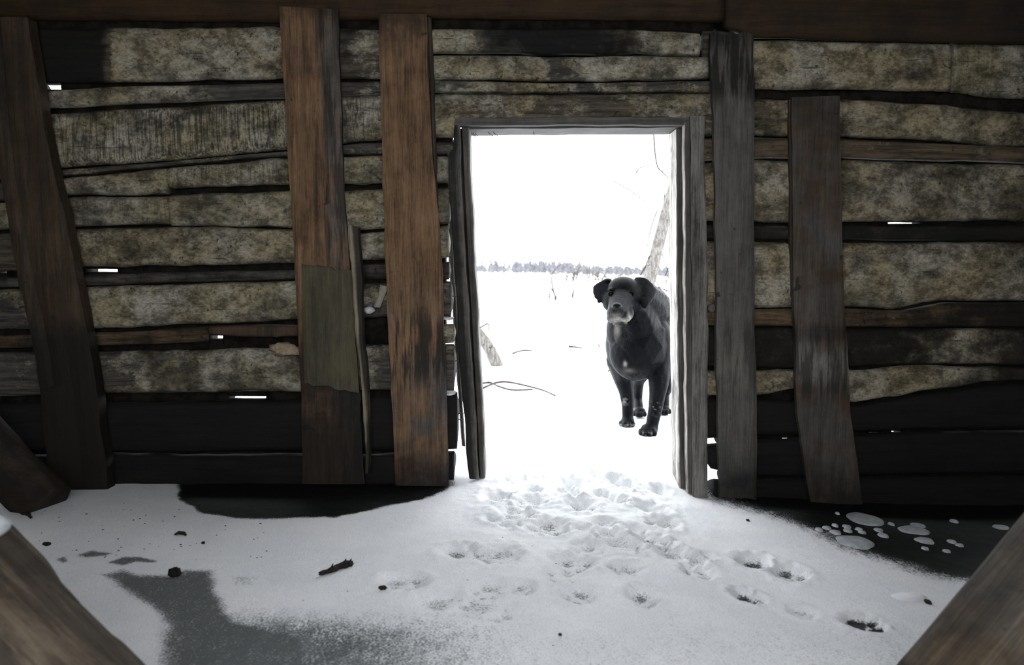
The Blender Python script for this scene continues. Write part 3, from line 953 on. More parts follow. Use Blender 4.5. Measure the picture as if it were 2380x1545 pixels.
# ------------------------------------------------------------------ door frame
DOOR = tag(empty('door_1', (.27, .05, 0)), 'weathered wooden door frame without a door', None, None, 'structure')
ff = lambda a, b, c, d: (lambda u, y, x: (a, b, c, d))
plank('casing', [(1055, 291), (1053, 340), (1041, 366), (1043, 430), (1047, 500), (1054, 600), (1060, 690), (1068, 840), (1078, 960), (1085, 1060), (1090, 1112)],
      [(1068, 291), (1072, 340), (1073, 400), (1076, 500), (1082, 600), (1088, 700), (1099, 850), (1106, 980), (1110, 1060), (1113, 1114)], M_FRAME, parent=DOOR, Y=.014, th=.024,
      mask=lambda u, y, x: (.10 * ramp(u, .5, .8), .35, .30 * ramp(u, .7, .4) + .36, .6), nc=9)
plank('jamb', [(1058, 296), (1064, 400), (1068, 500), (1074, 600), (1080, 700), (1091, 850), (1098, 980), (1102, 1060), (1105, 1114)],
      [(1090, 296), (1094, 400), (1099, 500), (1105, 620), (1110, 720), (1116, 850), (1124, 1000), (1128, 1112)], M_FRAME, parent=DOOR, Y=.040, th=.15, groove=[(.36, .05, .03, 0, 1200)],
      mask=lambda u, y, x: (.35 * ramp(u, .85, 1.0), .2, .34, .6), nc=9)
plank('outer_board', [(1036, 500), (1046, 640), (1054, 760), (1062, 880), (1073, 1036)], [(1052, 500), (1058, 640), (1066, 760), (1072, 880), (1081, 1038)], M_FRAME, parent=DOOR, Y=.21, th=.022,
      mask=ff(.1, .4, .35, .5), nc=5)
plank('casing', [(1606, 269), (1608, 420), (1609, 600), (1610, 800), (1611, 1000), (1612, 1154)],
      [(1642, 269), (1637, 330), (1641, 450), (1645, 600), (1646, 800), (1645, 1000), (1645, 1157)], M_FRAME, parent=DOOR, Y=-.012, th=.04,
      mask=lambda u, y, x: (.16, .2, -.05 + .22 * ramp(y, 700, 900), .5), nc=9)
plank('stop', [(1590, 284), (1591, 420), (1592, 600), (1593, 800), (1596, 1000), (1598, 1146)],
      [(1605, 282), (1606, 420), (1607, 600), (1609, 800), (1610, 1000), (1611, 1150)], M_FRAME, parent=DOOR, Y=.008, th=.045,
      mask=lambda u, y, x: (.7 * (u < .12), .25, .10, .4), nc=9)  # left edge paled: outside daylight painted onto the stop
plank('jamb', [(1570, 300), (1571, 420), (1572, 600), (1574, 800), (1577, 1000), (1580, 1140)],
      [(1592, 296), (1593, 420), (1594, 600), (1596, 800), (1598, 1000), (1600, 1146)], M_FRAME, parent=DOOR, Y=.06, th=.14,
      mask=lambda u, y, x: (.9 * (u < .12), .25 + .2 * (u > .2), .25 * (u > .15), .5), nc=9, wob=.005)  # weathered inner edge paled further, daylight from outside painted in


def hbar(name, xs, top, bot, Y, th, mat, parent, dark=.1, nseg=None):
    _seed[0] += 1
    xs = np.array(xs, float)
    n = 60
    s = np.linspace(xs[0], xs[-1], n)
    tp, bt = np.interp(s, xs, top), np.interp(s, xs, bot)
    V = []
    for i in range(n):
        a, b = P(s[i], tp[i], Y), P(s[i], bt[i], Y)
        a2, b2 = a.copy(), b.copy()
        a2[1] += th
        b2[1] += th
        for q in (a, a + (b - a) * .33, a + (b - a) * .67, b, b + (b2 - b) * .5, b2, a2):
            V.append(q)
    V = np.array(V)
    V[:, 2] += .003 * fbm(V + _seed[0], (12, 3, 6), 3)
    V[:, 1] += .003 * fbm(V + _seed[0] + 9, (6, 3, 30), 3)
    Fc = [f[::-1] for f in grid_faces(n, 7, True)] + [tuple(range(7)), tuple(range((n - 1) * 7, n * 7))[::-1]]
    mk = np.tile(np.array([0, .2, dark, .6]), (len(V), 1))
    return mesh_obj(name, V, [f[::-1] for f in Fc], mat, parent, mk, smooth_shade=False)


hbar('head_casing', [1054, 1330, 1606], [275, 273, 272], [292, 290, 290], .012, .05, M_HEAD, DOOR, .2)
hbar('head', [1086, 1330, 1600], [290, 288, 287], [300, 298, 296], .05, .15, M_HEAD, DOOR, .05)
# nails bridging the left gap
for (a, b, ln) in ((1038, 596, 16), (1046, 659, 18), (1046, 688, 16), (1054, 838, 18), (1060, 962, 20), (1063, 974, 16)):
    q0, q1 = P(a, b, .10), P(a + ln, b - (3 if b == 962 else 0), .10)
    v, f = tube_data([q0, (q0 + q1) / 2, q1], [.0022, .0022, .0012], 6)
    mesh_obj('nail', v, f, M_NAIL, DOOR)
# frayed straw hanging from the head
for (a, b, c, d) in ((1096, 314, 1108, 322), (1100, 314, 1113, 326), (1104, 314, 1116, 324), (1134, 312, 1150, 318), (1146, 312, 1162, 319), (1240, 311, 1239, 318)):
    q0, q1 = P(a, b - 5, .12), P(c, d, .12)
    v, f = tube_data(curve_pts([q0, (q0 + q1) / 2 + np.array([.003, 0, -.004]), q1], 6), [.0012] * 5 + [.0006], 5)
    mesh_obj('straw', v, f, M_TWIG, DOOR)


# ------------------------------------------------------------------ rest of the cabin shell
def simple_wall(name, x, ya, yb, label):
    w = tag(empty(name, (x, (ya + yb) / 2, 0)), label, None, None, 'structure')
    z = -.25
    i = 0
    while z < 2.0:
        h = .19 + .03 * math.sin(i * 2.1)
        n = 24
        yy = np.linspace(ya, yb, n)
        sg = 1 if x > 0 else -1
        V = []
        for y in yy:
            for k in range(10):
                an = 2 * math.pi * k / 10
                V.append((x + sg * .08 + .08 * max(-.75, min(.75, math.cos(an))), y, z + h / 2 + h / 2 * math.sin(an)))
        V = np.array(V)
        V[:, 0] += .012 * fbm(V + i * 7, (4, 3, 9), 2)
        mk = np.tile(np.array([.3, 0, .35 + .5 * (z < .5), .2]), (len(V), 1))
        mesh_obj('log', V, grid_faces(n, 10, True) + [tuple(range(10)), tuple(range((n - 1) * 10, n * 10))[::-1]], M_LOG, w, mk)
        z += h * .97
        i += 1
    return w


simple_wall('wall_left', -2.35, .12, -3.9, 'dark log side wall on the left')
simple_wall('wall_right', 2.35, .12, -3.9, 'dark log side wall on the right')

BACK = tag(empty('wall_back', (0, -3.95, 0)), 'unseen log back wall, its wide opening added to light the interior', None, None, 'structure')
zb = -.25
i = 0
OPEN_X, OPEN_Z = 1.25, .45  # opening added behind the viewer to let light in
while zb < 1.95:
    h = .2
    for (xa, xb) in (((-2.4, -OPEN_X + .05 * math.sin(i * 5)), (OPEN_X + .05 * math.sin(i * 3), 2.4)) if zb > OPEN_Z else ((-2.4, 2.4),)):
        V = []
        n = 20
        for x in np.linspace(xa, xb, n):
            for k in range(10):
                an = 2 * math.pi * k / 10
                V.append((x, -4.02 + .08 * max(-.75, min(.75, math.cos(an))), zb + h / 2 + h / 2 * math.sin(an)))
        V = np.array(V)
        V[:, 1] += .012 * fbm(V + i * 7, (4, 3, 9), 2)
        mesh_obj('log', V, grid_faces(n, 10, True) + [tuple(range(10)), tuple(range((n - 1) * 10, n * 10))[::-1]], M_LOG, BACK, np.tile(np.array([.3, 0, .35, .2]), (len(V), 1)))
    zb += h * .97
    i += 1

CEIL = tag(empty('ceiling', (0, -1, 1.95)), 'dark plank ceiling', None, None, 'structure')
CEIL_END = -4.0
HOLE = (-3.1, -2.5, .62)          # unseen roof gap added to light the interior: y from, y to, half width
xx0 = -2.5
i = 0
while xx0 < 2.5:
    wd = .2 + .03 * math.sin(i * 1.7)
    jag = .07 * math.sin(i * 3.3)
    runs = [(.3, CEIL_END)]
    if abs(xx0 + wd / 2) < HOLE[2]:
        runs = [(.3, HOLE[1] + jag), (HOLE[0] - jag * .7, CEIL_END)]
    for (ya, yb) in runs:
        bm = [(xx0 + a * (wd - .006), b, 1.95 + c) for a in (0, 1) for b in (ya, yb) for c in (0, .03)]
        mesh_obj('plank', np.array(bm), [(0, 2, 6, 4), (1, 5, 7, 3), (0, 1, 3, 2), (4, 6, 7, 5), (0, 4, 5, 1), (2, 3, 7, 6)], M_BEAM, CEIL,
                 np.tile(np.array([0, .3, .3, 0]), (8, 1)), smooth_shade=False)
    xx0 += wd
    i += 1


# ------------------------------------------------------------------ foreground timbers and fallen log
def timber(name, a, b, sec, mat, label, cat, face, n=60, amp=.012, mask=(0, .3, .1, 0), knots=(), msk=None):
    """section polygon sec in (u,v): u along the in-picture normal, v along the view"""
    _seed[0] += 1
    a, b = np.array(a, float), np.array(b, float)
    t = (b - a) / np.linalg.norm(b - a)
    v = np.array(face, float)
    v -= t * v.dot(t)
    v /= np.linalg.norm(v)
    u = np.cross(v, t)
    sec = np.array(sec, float)
    # densify section
    S = []
    for i in range(len(sec)):
        p, q = sec[i], sec[(i + 1) % len(sec)]
        m = max(2, int(np.linalg.norm(q - p) / .02))
        for k in range(m):
            S.append(p + (q - p) * k / m)
    S = np.array(S)
    V = []
    for s in np.linspace(0, 1, n):
        c = a + (b - a) * s
        for p in S:
            V.append(c + u * p[0] + v * p[1])
    V = np.array(V)
    nr = len(S)
    along = (V - a) @ t
    q = np.stack([along, (V - a) @ u, (V - a) @ v], 1)
    d1 = fbm(q + _seed[0] * 3, (2.2, 9, 9), 4)
    d2 = fbm(q + _seed[0] * 5, (3, 30, 30), 3)
    cen = a + np.outer(along, t)
    rad = V - cen
    rl = np.linalg.norm(rad, axis=1, keepdims=True) + 1e-6
    V = V + rad / rl * (amp * d1 + amp * .5 * d2)[:, None]
    for (kp, kr, kd) in knots:
        kk = np.exp(-(np.linalg.norm(V - np.array(kp), axis=1) / kr) ** 2)
        V = V - rad / rl * (kd * kk)[:, None]
    Fc = grid_faces(n, nr, True) + [tuple(range(nr))[::-1], tuple(range((n - 1) * nr, n * nr))]
    mk = np.tile(np.array(mask, float), (len(V), 1))
    mk[:, 2] = np.clip(mk[:, 2] + .5 * d2, 0, 1)
    for (kp, kr, kd) in knots:
        mk[:, 2] += 1.0 * np.exp(-(np.linalg.norm(V - np.array(kp), axis=1) / (kr * .8)) ** 2)
    loc = np.stack([(V - a) @ t, (V - a) @ u, (V - a) @ v], 1)
    o = mesh_obj(name, loc, Fc, mat, None, mk, origin=(0, 0, 0))
    o.matrix_world = Matrix(((t[0], u[0], v[0], a[0]), (t[1], u[1], v[1], a[1]), (t[2], u[2], v[2], a[2]), (0, 0, 0, 1)))
    return tag(o, label, cat)


def circ(r, n=14, sq=1.0, r2=None):
    r2 = r2 or r
    return [(r * math.copysign(abs(math.cos(2 * math.pi * k / n)) ** sq, math.cos(2 * math.pi * k / n)),
             r2 * math.copysign(abs(math.sin(2 * math.pi * k / n)) ** sq, math.sin(2 * math.pi * k / n))) for k in range(n)]


# left brace, close to the camera
YA = -1.75
kn = P(196, 1418, YA - .10)
timber('split_timber', P(-375, 1185, YA + .1), P(190, 1790, YA - .1), circ(.155, 16, .75, .12), M_TIMBER,
       'rough brown split timber slanting across the lower left corner', 'timber', (0, -1, .35), amp=.028, mask=(.10, .6, .12, .15), knots=[(kn, .022, .03)])
YB = -1.65
timber('squared_timber', P(2690, 1140, YB + .05), P(2245, 1690, YB - .08),
       [(-.135, -.05), (-.055, -.085), (-.040, -.045), (-.022, -.045), (-.010, -.09), (.10, -.10), (.14, 0), (.1, .09), (-.1, .09)], M_TIMBER,
       'brown squared timber with a dark groove slanting at the lower right corner', 'timber', (0, 1, -.2), amp=.006, mask=(.0, .35, .10, .6))
# old dark log leaning low at the left end of the wall
timber('fallen_log', P(-150, 905, -.18), P(112, 1172, -.30), circ(.085, 12, .8), M_BEAM,
       'short black rotten log lying against the foot of the leaning post', 'log', (0, -1, .3), n=40, amp=.03, mask=(0, .3, .55, .3))


def blob(name, c, r, mat, label, cat, group=None, seed=0, amp=.35, freq=1.6, n=3, parent=None, mask=None):
    bm = bmesh.new()
    bmesh.ops.create_icosphere(bm, subdivisions=n, radius=1.0)
    V = np.array([v.co[:] for v in bm.verts])
    Fc = [tuple(v.index for v in f.verts) for f in bm.faces]
    bm.free()
    V = V * (1 + amp * fbm(V + seed * 9.1, freq, 3))[:, None]
    V = V * np.array(r) + np.array(c)
    org = V.mean(0)
    org[2] = V[:, 2].min()
    o = mesh_obj(name, V, Fc, mat, parent, np.tile(np.array([0, 0, 0, 0.0]), (len(V), 1)) if mask is None else mask, origin=org)
    return tag(o, label, cat, group)


# snow pad resting on the left timber
q = P(2, 1222, YA - .02)
q = P(-14, 1222, YA - .05)
blob('snow_clump', q, (.018, .026, .018), M_ICE, 'small clump of snow caught on the slanting split timber', 'snow', seed=4)

# ------------------------------------------------------------------ small things on the wall
_seed[0] += 1
V, Fc, mk = log_mesh([484, 560, 640, 692], [759, 755, 755, 758], [779, 784, 785, 783], Y=-.004, depth=.03, wash=.05, dark=.35, rough=.4, seed=_seed[0], taper=1)
tag(mesh_obj('wood_scrap', V, Fc, M_BROWND, None, mk), 'flat dark scrap of wood wedged in a gap between the left logs', 'wood scrap')
blob('clay_lump', P(664, 812, -.004), (.055, .022, .026), M_MOSS, 'tan lump of clay stuck on a log beside the wide brown plank', 'clay', seed=2, amp=.9, freq=1.8)
sp0, sp1 = P(898, 662, -.02), P(872, 716, -.02)
_seed[0] += 1
V, Fc, mk = plank_mesh([(884, 662), (876, 690), (868, 712)], [(904, 664), (890, 694), (881, 718)], Y=-.022, th=.018, seed=_seed[0], nc=5, ends=(.02, .02), mask=ff(.6, 0, 0, 0))
tag(mesh_obj('splinter', V, Fc, M_CHIP, None, mk, smooth_shade=False), 'pale wood splinter jammed beside the tan brown plank', 'splinter')
blob('snow_clump', P(858, 720, -.004), (.020, .014, .014), M_ICE, 'tiny pale snow lump on a log under the pale splinter', 'snow', seed=6)
blob('snow_clump', P(1042, 739, .05), (.022, .05, .008), M_PURESNOW, 'thin snow cap on the upper log end left of the doorway', 'snow', seed=8, amp=.2)
blob('snow_clump', P(1047, 912, .05), (.024, .055, .008), M_PURESNOW, 'thin snow cap on the lower log end left of the doorway', 'snow', seed=9, amp=.2)
# round studs seen on the wall right of the door
blob('log_knot', P(1654, 716, -.004), (.014, .012, .016), M_FRAME, 'rounded pale knot beside the grey plank', 'knot', seed=11, amp=.2)


# ------------------------------------------------------------------ ice bubbles
def disc(px, py, rx, ry, label, group=None, name='ice_disc', mat=None):
    c = G(px, py)
    r = rx / F * (c[1] - CAMY)
    rz = r
    a, b = G(px, py - ry), G(px, py + ry)
    ryw = max(.4 * r, min(abs(a[1] - b[1]) / 2, 1.6 * r))
    n = 40
    V = [(c[0], c[1], c[2] + .007)]
    for k, (f, h) in enumerate(((.5, .0065), (.85, .005), (1.0, .0005), (1.0, -.006))):
        for j in range(n):
            an = 2 * math.pi * j / n
            w = 1 + .05 * math.sin(3 * an + px) + .03 * math.sin(5 * an + py)
            V.append((c[0] + r * f * w * math.cos(an), c[1] + ryw * f * w * math.sin(an), c[2] + h))
    Fc = [(0, 1 + j, 1 + (j + 1) % n) for j in range(n)]
    for k in range(3):
        for j in range(n):
            p0, p1 = 1 + k * n + j, 1 + k * n + (j + 1) % n
            Fc.append((p0, p0 + n, p1 + n, p1))
    Fc.append(tuple(1 + 3 * n + j for j in range(n))[::-1])
    o = mesh_obj(name, V, Fc, mat or M_ICE, origin=c)
    return tag(o, label, 'ice', group)


disc(2007, 1207, 42, 14, 'largest white ice disc, on dark ice beyond its neighbours')
disc(1986, 1260, 43, 15, 'large white ice disc half merged with the snow edge')
disc(2121, 1233, 37, 9, 'long white ice disc right of the largest one')
disc(2148, 1257, 22, 7, 'small bright ice disc below the long one')
disc(2132, 1222, 17, 5, 'small dull ice disc touching the long one from behind')
disc(2112, 1388, 42, 9, 'pale flat snow patch on the right part of the floor', mat=M_PURESNOW)
for (a, b, c, d) in ((1904, 1232, 9, 4), (1922, 1228, 10, 4), (1941, 1222, 7, 4), (1942, 1238, 13, 5), (1968, 1225, 10, 4), (1970, 1234, 10, 4), (1996, 1231, 9, 3),
                     (2004, 1238, 9, 3), (2042, 1233, 10, 4), (2052, 1245, 12, 5), (2071, 1219, 7, 3), (2217, 1212, 9, 4), (2212, 1260, 10, 4), (2230, 1268, 9, 3),
                     (2200, 1282, 9, 3), (2326, 1226, 18, 5), (1946, 1194, 5, 2), (2150, 1276, 8, 3)):
    disc(a, b, c, d, 'tiny white ice disc scattered around the larger discs on dark ice', 'tiny ice discs on the dark ice')


# ------------------------------------------------------------------ litter on the snow
def stick(name, pts, r, mat, label, cat, lift=.01, n=14, ns=8, amp=.4):
    q = curve_pts([G(a, b, lift) for a, b in pts], n)
    rad = np.interp(np.linspace(0, 1, n), np.linspace(0, 1, len(r)), r)
    v, f = tube_data(q, rad, ns)
    v = v + (rad.mean() * amp * np.stack([fbm(v, 60, 2), fbm(v + 4, 60, 2), fbm(v + 8, 60, 2)], 1))
    return tag(mesh_obj(name, v, f, mat, origin=q[0]), label, cat)


stick('bark_stick', [(740, 1334), (768, 1326), (795, 1314), (818, 1309)], [.004, .008, .009, .009], M_DIRT, 'dark piece of bark lying on the snow, left of the prints', 'stick', .008, amp=.9)
bark = bpy.data.objects['bark_stick']
for (a, b) in (((770, 1322), (773, 1312)), ((800, 1310), (806, 1302)), ((812, 1310), (819, 1304))):
    q0 = G(a[0], a[1], .012)
    q1 = q0 + np.array([.006, -.004, .016])
    v, f = tube_data([q0, (q0 + q1) / 2, q1], [.004, .003, .001], 6)
    mesh_obj('bark_stub', v, f, M_DIRT, bark)
blob('dirt_clod', G(406, 1330, .010), (.0145, .014, .014), M_DIRT, 'round black clod at the edge of the dark ice patch', 'clod', seed=21, amp=.7, freq=2.5)
stick('twig_bit', [(406, 1241), (416, 1238), (428, 1240), (432, 1243)], [.003, .006, .006, .003], M_DIRT, 'short black twig on snow in front of the left planks', 'twig', .004, amp=.8)
stick('twig_bit', [(56, 1190), (64, 1194), (72, 1203)], [.005, .007, .004], M_DIRT, 'black crumb of bark beside the slanting split timber', 'bark', .004, amp=.8)
stick('twig_bit', [(102, 1262), (110, 1264), (118, 1262)], [.004, .008, .004], M_DIRT, 'small black bark bit half hidden behind the split timber', 'bark', .004, amp=.8)
blob('pebble', G(472, 1261, .005), (.0055, .005, .004), M_DIRT, 'single dark pebble in front of the wide brown plank', 'pebble', seed=22)
stick('dead_leaf', [(2150, 1394), (2156, 1398), (2164, 1403)], [.004, .007, .003], M_DIRT, 'dark curled leaf at the tip of the pale snow patch', 'leaf', .004)
blob('pebble', G(1302, 1474, .005), (.004, .004, .0035), M_DIRT, 'single black speck alone on the snow nearest the viewer', 'pebble', seed=23)
blob('pebble', G(1738, 1208, .004), (.006, .005, .004), M_DIRT, 'black speck on snow right of the doorway', 'pebble', seed=24)
blob('dirt_clod', G(890, 1366, .005), (.010, .007, .006), M_DIRT, 'small dark clod left of the nearest paw prints', 'clod', seed=25, amp=.8, freq=2.5)
parts = []
R = random.Random(5)
for k in range(90):
    px = R.uniform(90, 620) if k < 70 else R.uniform(600, 1300)
    py = R.uniform(1165, 1300) if k < 70 else R.uniform(1230, 1500)
    c = G(px, py, .001)
    s = R.uniform(.0008, .0024)
    bm = bmesh.new()
    bmesh.ops.create_icosphere(bm, subdivisions=1, radius=1)
    v = np.array([q.co[:] for q in bm.verts]) * np.array([s * R.uniform(.8, 2), s, s * .6]) + c
    parts.append((v, [tuple(q.index for q in f.verts) for f in bm.faces]))
    bm.free()
v, f = join(parts)
tag(mesh_obj('debris', v, f, M_DIRT), 'scatter of tiny black crumbs on the snow below the left wall', 'debris', None, 'stuff')


# ------------------------------------------------------------------ dog
def build_dog():
    parts = []
    bm0 = bmesh.new()
    bmesh.ops.create_icosphere(bm0, subdivisions=3, radius=1.0)
    SV = np.array([v.co[:] for v in bm0.verts])
    SF = [tuple(v.index for v in f.verts) for f in bm0.faces]
    bm0.free()
    bm0 = bmesh.new()
    bmesh.ops.create_icosphere(bm0, subdivisions=2, radius=1.0)
    TV = np.array([v.co[:] for v in bm0.verts])
    TF = [tuple(v.index for v in f.verts) for f in bm0.faces]
    bm0.free()

    def ell(c, r, rot=None):
        r = np.array(r if np.ndim(r) else (r, r, r), float)
        v = SV * r
        if rot is not None:
            v = v @ np.array(Matrix.Rotation(rot[0], 3, rot[1])).T
        parts.append((v + np.array(c), SF))

    def limb(pts, rad, sx=1.0, sy=1.0):
        pts, rad = np.array(pts, float), np.array(rad, float)
        ln = np.linalg.norm(np.diff(pts, axis=0), axis=1).sum()
        n = max(6, int(ln / (rad.min() * .35)))
        c = curve_pts(pts, n)
        rr = np.interp(np.linspace(0, 1, n), np.linspace(0, 1, len(rad)), rad)
        for q, r in zip(c, rr):
            parts.append((TV * np.array([r * sx, r * sy, r]) + q, TF))

    # --- trunk
    limb([P(1485, 800, 1.02), P(1497, 788, 1.14), P(1512, 790, 1.30), P(1528, 782, 1.48), P(1540, 776, 1.62)], [.160, .178, .185, .172, .145], 1.0, 1.0)
    ell(P(1479, 815, .98), (.135, .10, .150))                       # chest front
    ell(P(1440, 800, 1.05), (.070, .10, .135))                      # viewer-left shoulder
    ell(P(1528, 805, 1.03), (.078, .11, .150))                      # viewer-right shoulder
    ell(P(1538, 735, 1.30), (.10, .20, .075))                       # withers and back
    ell(P(1556, 760, 1.36), (.085, .20, .12))                       # flank
    ell(P(1478, 862, 1.02), (.075, .07, .050))                      # brisket
    # --- neck
    limb([P(1466, 718, .93), P(1476, 752, .97), P(1486, 790, 1.02)], [.092, .118, .140])
    limb([P(1488, 690, .97), P(1512, 716, 1.08), P(1534, 742, 1.24)], [.088, .110, .110])
    ell(P(1448, 772, .93), (.045, .05, .07))
    ell(P(1438, 768, 1.0), (.062, .08, .10))                        # loose throat skin
    # --- head (turned a little to the viewer's left)
    ell(P(1454, 688, .86), (.090, .095, .088))
    ell(P(1449, 668, .82), (.072, .06, .052))                       # forehead
    ell(P(1420, 700, .84), (.042, .05, .050))                       # cheeks
    ell(P(1480, 702, .85), (.046, .055, .052))
    limb([P(1444, 700, .78), P(1438, 712, .73), P(1434, 722, .69)], [.060, .050, .043])   # muzzle
    ell(P(1434, 711, .658), (.026, .020, .020))
    ell(P(1423, 727, .705), (.026, .046, .030))
    ell(P(1421, 739, .715), (.022, .040, .022))                     # jowls
    ell(P(1449, 728, .705), (.027, .046, .030))
    ell(P(1454, 739, .72), (.024, .042, .020))
    ell(P(1459, 727, .75), (.028, .045, .036))
    ell(P(1438, 741, .745), (.022, .036, .016))                      # chin
    ell(P(1441, 750, .82), (.036, .055, .020))
    ell(P(1421, 673, .787), (.020, .016, .010))                     # brows
    ell(P(1466, 672, .785), (.022, .016, .010))
    ell(P(1442, 690, .765), (.026, .035, .030))                     # bridge

    # --- ears
    def ear(poly, y0, y1, th=.0085, bend=0.0):
        pl = np.array(poly, float)
        lo, hi = pl.min(0), pl.max(0)
        for gx in np.arange(lo[0], hi[0], 2.6):
            for gy in np.arange(lo[1], hi[1], 2.6):
                if poly_sd(np.array([[gx, gy]]), pl)[0] > 0:
                    s = (gy - lo[1]) / (hi[1] - lo[1])
                    w = (gx - lo[0]) / (hi[0] - lo[0])
                    parts.append((TV * th + P(gx, gy, y0 + (y1 - y0) * s + bend * math.sin(math.pi * w)), TF))
    ear([(1422, 647), (1408, 649), (1394, 656), (1382, 664), (1378, 674), (1382, 688), (1389, 697), (1391.5, 706), (1396, 698), (1400, 690), (1408, 684), (1418, 676)], .90, .85, .0066, -.012)
    ear([(1476, 644), (1490, 644), (1505, 652), (1516, 663), (1525, 675), (1521, 687), (1512, 700), (1501, 714), (1496, 715), (1490, 704), (1485, 690), (1482, 670)], .86, .80, .0075, -.026)
    ell(P(1412, 652, .89), (.020, .020, .012))
    ell(P(1487, 650, .87), (.024, .022, .014))

    # --- legs
    fl, fr = G(1457, 990), G(1506, 1011)
    hl, hr = G(1486, 966), G(1544, 960)
    yl, yr = fl[1] + .04, fr[1] + .05
    limb([P(1440, 835, 1.08), P(1447, 872, yl), P(1455, 905, yl), P(1459, 940, yl), P(1459, 966, yl), P(1459, 982, yl - .01)], [.070, .054, .041, .033, .030, .031])
    limb([P(1529, 840, 1.02), P(1531, 880, yr), P(1528, 915, yr), P(1523, 950, yr), P(1517, 980, yr), P(1514, 998, yr - .01)], [.074, .054, .042, .036, .032, .033])

    def paw(c, s=1.0, yaw=0.0):
        cy, sy = math.cos(yaw), math.sin(yaw)
        def w(x, y, z):
            return (c[0] + (x * cy - y * sy) * s, c[1] + (x * sy + y * cy) * s, c[2] + z * s)
        ell(w(0, .035, .024), (.036 * s, .046 * s, .026 * s))
        for x, y in ((-.029, .0), (-.011, -.019), (.011, -.019), (.029, .0)):
            ell(w(x, y, .016), (.0135 * s, .025 * s, .017 * s))
    paw(fl + np.array([0, .0, -.004]), 1.0, -.25)
    paw(fr + np.array([-.002, .0, -.004]), 1.08, -.30)
    # hind legs: thigh, stifle, hock, pastern
    limb([P(1506, 800, 1.55), P(1494, 850, 1.46), P(1484, 885, 1.50), P(1482, 922, 1.56), P(1484, 944, 1.50), P(1486, 960, hl[1] + .03)], [.105, .068, .036, .028, .028, .027])
    limb([P(1560, 800, 1.58), P(1568, 850, 1.48), P(1558, 885, 1.54), P(1546, 912, 1.60), P(1545, 936, 1.55), P(1545, 956, hr[1] + .03)], [.115, .076, .044, .030, .028, .027])
    paw(hl + np.array([0, 0, -.004]), .95, -.2)
    paw(hr + np.array([0, 0, -.004]), .95, -.1)
    # tail (behind the body)
    limb([P(1560, 760, 1.74), P(1572, 775, 1.90), P(1580, 810, 2.02)], [.045, .032, .016])

    v, f = join(parts)
    me = bpy.data.meshes.new('dog_raw')
    me.from_pydata(v.tolist(), [], f)
    o = bpy.data.objects.new('dog_raw', me)
    COL.objects.link(o)
    rm = o.modifiers.new('r', 'REMESH')
    rm.mode = 'VOXEL'
    rm.voxel_size = .0043
    sm = o.modifiers.new('s', 'SMOOTH')
    sm.factor = .5
    sm.iterations = 4
    dg = bpy.context.evaluated_depsgraph_get()
    em = bpy.data.meshes.new_from_object(o.evaluated_get(dg))
    V = np.zeros(len(em.vertices) * 3)
    em.vertices.foreach_get('co', V)
    V = V.reshape(-1, 3)
    Fc = [tuple(p.vertices) for p in em.polygons]
    bpy.data.objects.remove(o)
    bpy.data.meshes.remove(me)
    bpy.data.meshes.remove(em)
    # coat: fine tufting and markings fixed to the body
    V[:, 1] += .0015 * fbm(V, (60, 60, 25), 2)
    px = PX(V)

    def g(x, y, sx, sy, ymax=9):
        return np.exp(-((px[:, 0] - x) / sx) ** 2 - ((px[:, 1] - y) / sy) ** 2) * (V[:, 1] < ymax)
    wht = 1.0 * g(1424, 744, 8, 6, .80) + 1.0 * g(1437, 741, 7, 5, .80) + 1.0 * g(1455, 745, 12, 5, .80) + .7 * g(1464, 738, 6, 8, .82) + .55 * g(1436, 768, 6, 14, 1.0) + 1.1 * g(1453, 846, 4, 6, 1.1) * (fbm(V, 55, 2) > -.1) + .35 * g(1462, 861, 12, 5, 1.1)
    wht += .5 * g(1432, 732, 12, 5, .78)
    gri = .75 * g(1436, 728, 22, 14, .85) + .5 * g(1452, 778, 14, 26) + .55 * g(1476, 870, 40, 14) + .35 * g(1540, 720, 26, 26) + .35 * g(1550, 690, 26, 8) + .25 * g(1418, 706, 10, 14) + .35 * g(1446, 690, 40, 30, .9) * .5
    gri += .35 * g(1548, 880, 10, 20) + .4 * g(1556, 700, 12, 30) + .3 * g(1425, 800, 9, 50) + .25 * g(1540, 800, 12, 60)
    # snow on the paws
    snowy = .8 * ((px[:, 1] > 985) & (px[:, 0] < 1478) & (fbm(V, 50, 2) > .12)) + .7 * ((V[:, 2] < .02) & (fbm(V, 70, 2) > .1))
    wht += .7 * g(1452, 932, 7, 9) * (fbm(V, 90, 2) > .12) + .7 * g(1524, 946, 10, 14) * (fbm(V, 90, 2) > .15) + .5 * snowy * (px[:, 1] > 975)
    wht = np.clip(wht, 0, 1)
    mask = np.stack([wht, np.clip(gri, 0, 1), 0 * wht, 0 * wht], 1)
    root = empty('dog', (.72, 1.2, 0))
    body = mesh_obj('body', V, Fc, M_COAT, root, mask)
    # nose, with two nostrils
    b = blob('nose', P(1434, 711, .640), (.0215, .016, .0155), M_NOSE, None, None, seed=31, amp=.05, parent=root)
    for s in (-5, 5):
        blob('nostril', P(1434 + s, 713, .627), (.0048, .0042, .0036), M_DIRT, None, None, seed=32, amp=.05, parent=b, n=2)
    for (a, bb) in ((1420, 683), (1467, 683)):
        e = blob('eye', P(a, bb, .770), (.0115, .010, .0105), M_EYE, None, None, seed=33, amp=0, parent=root)
        tpts = [P(a, bb, .763) + np.array([.0125 * math.cos(t), 0, .0095 * math.sin(t)]) for t in np.linspace(0, 2 * math.pi, 18)]
        v, f = tube_data(tpts, .0026, 6)
        mesh_obj('eyelid', v, f, M_LID, e)
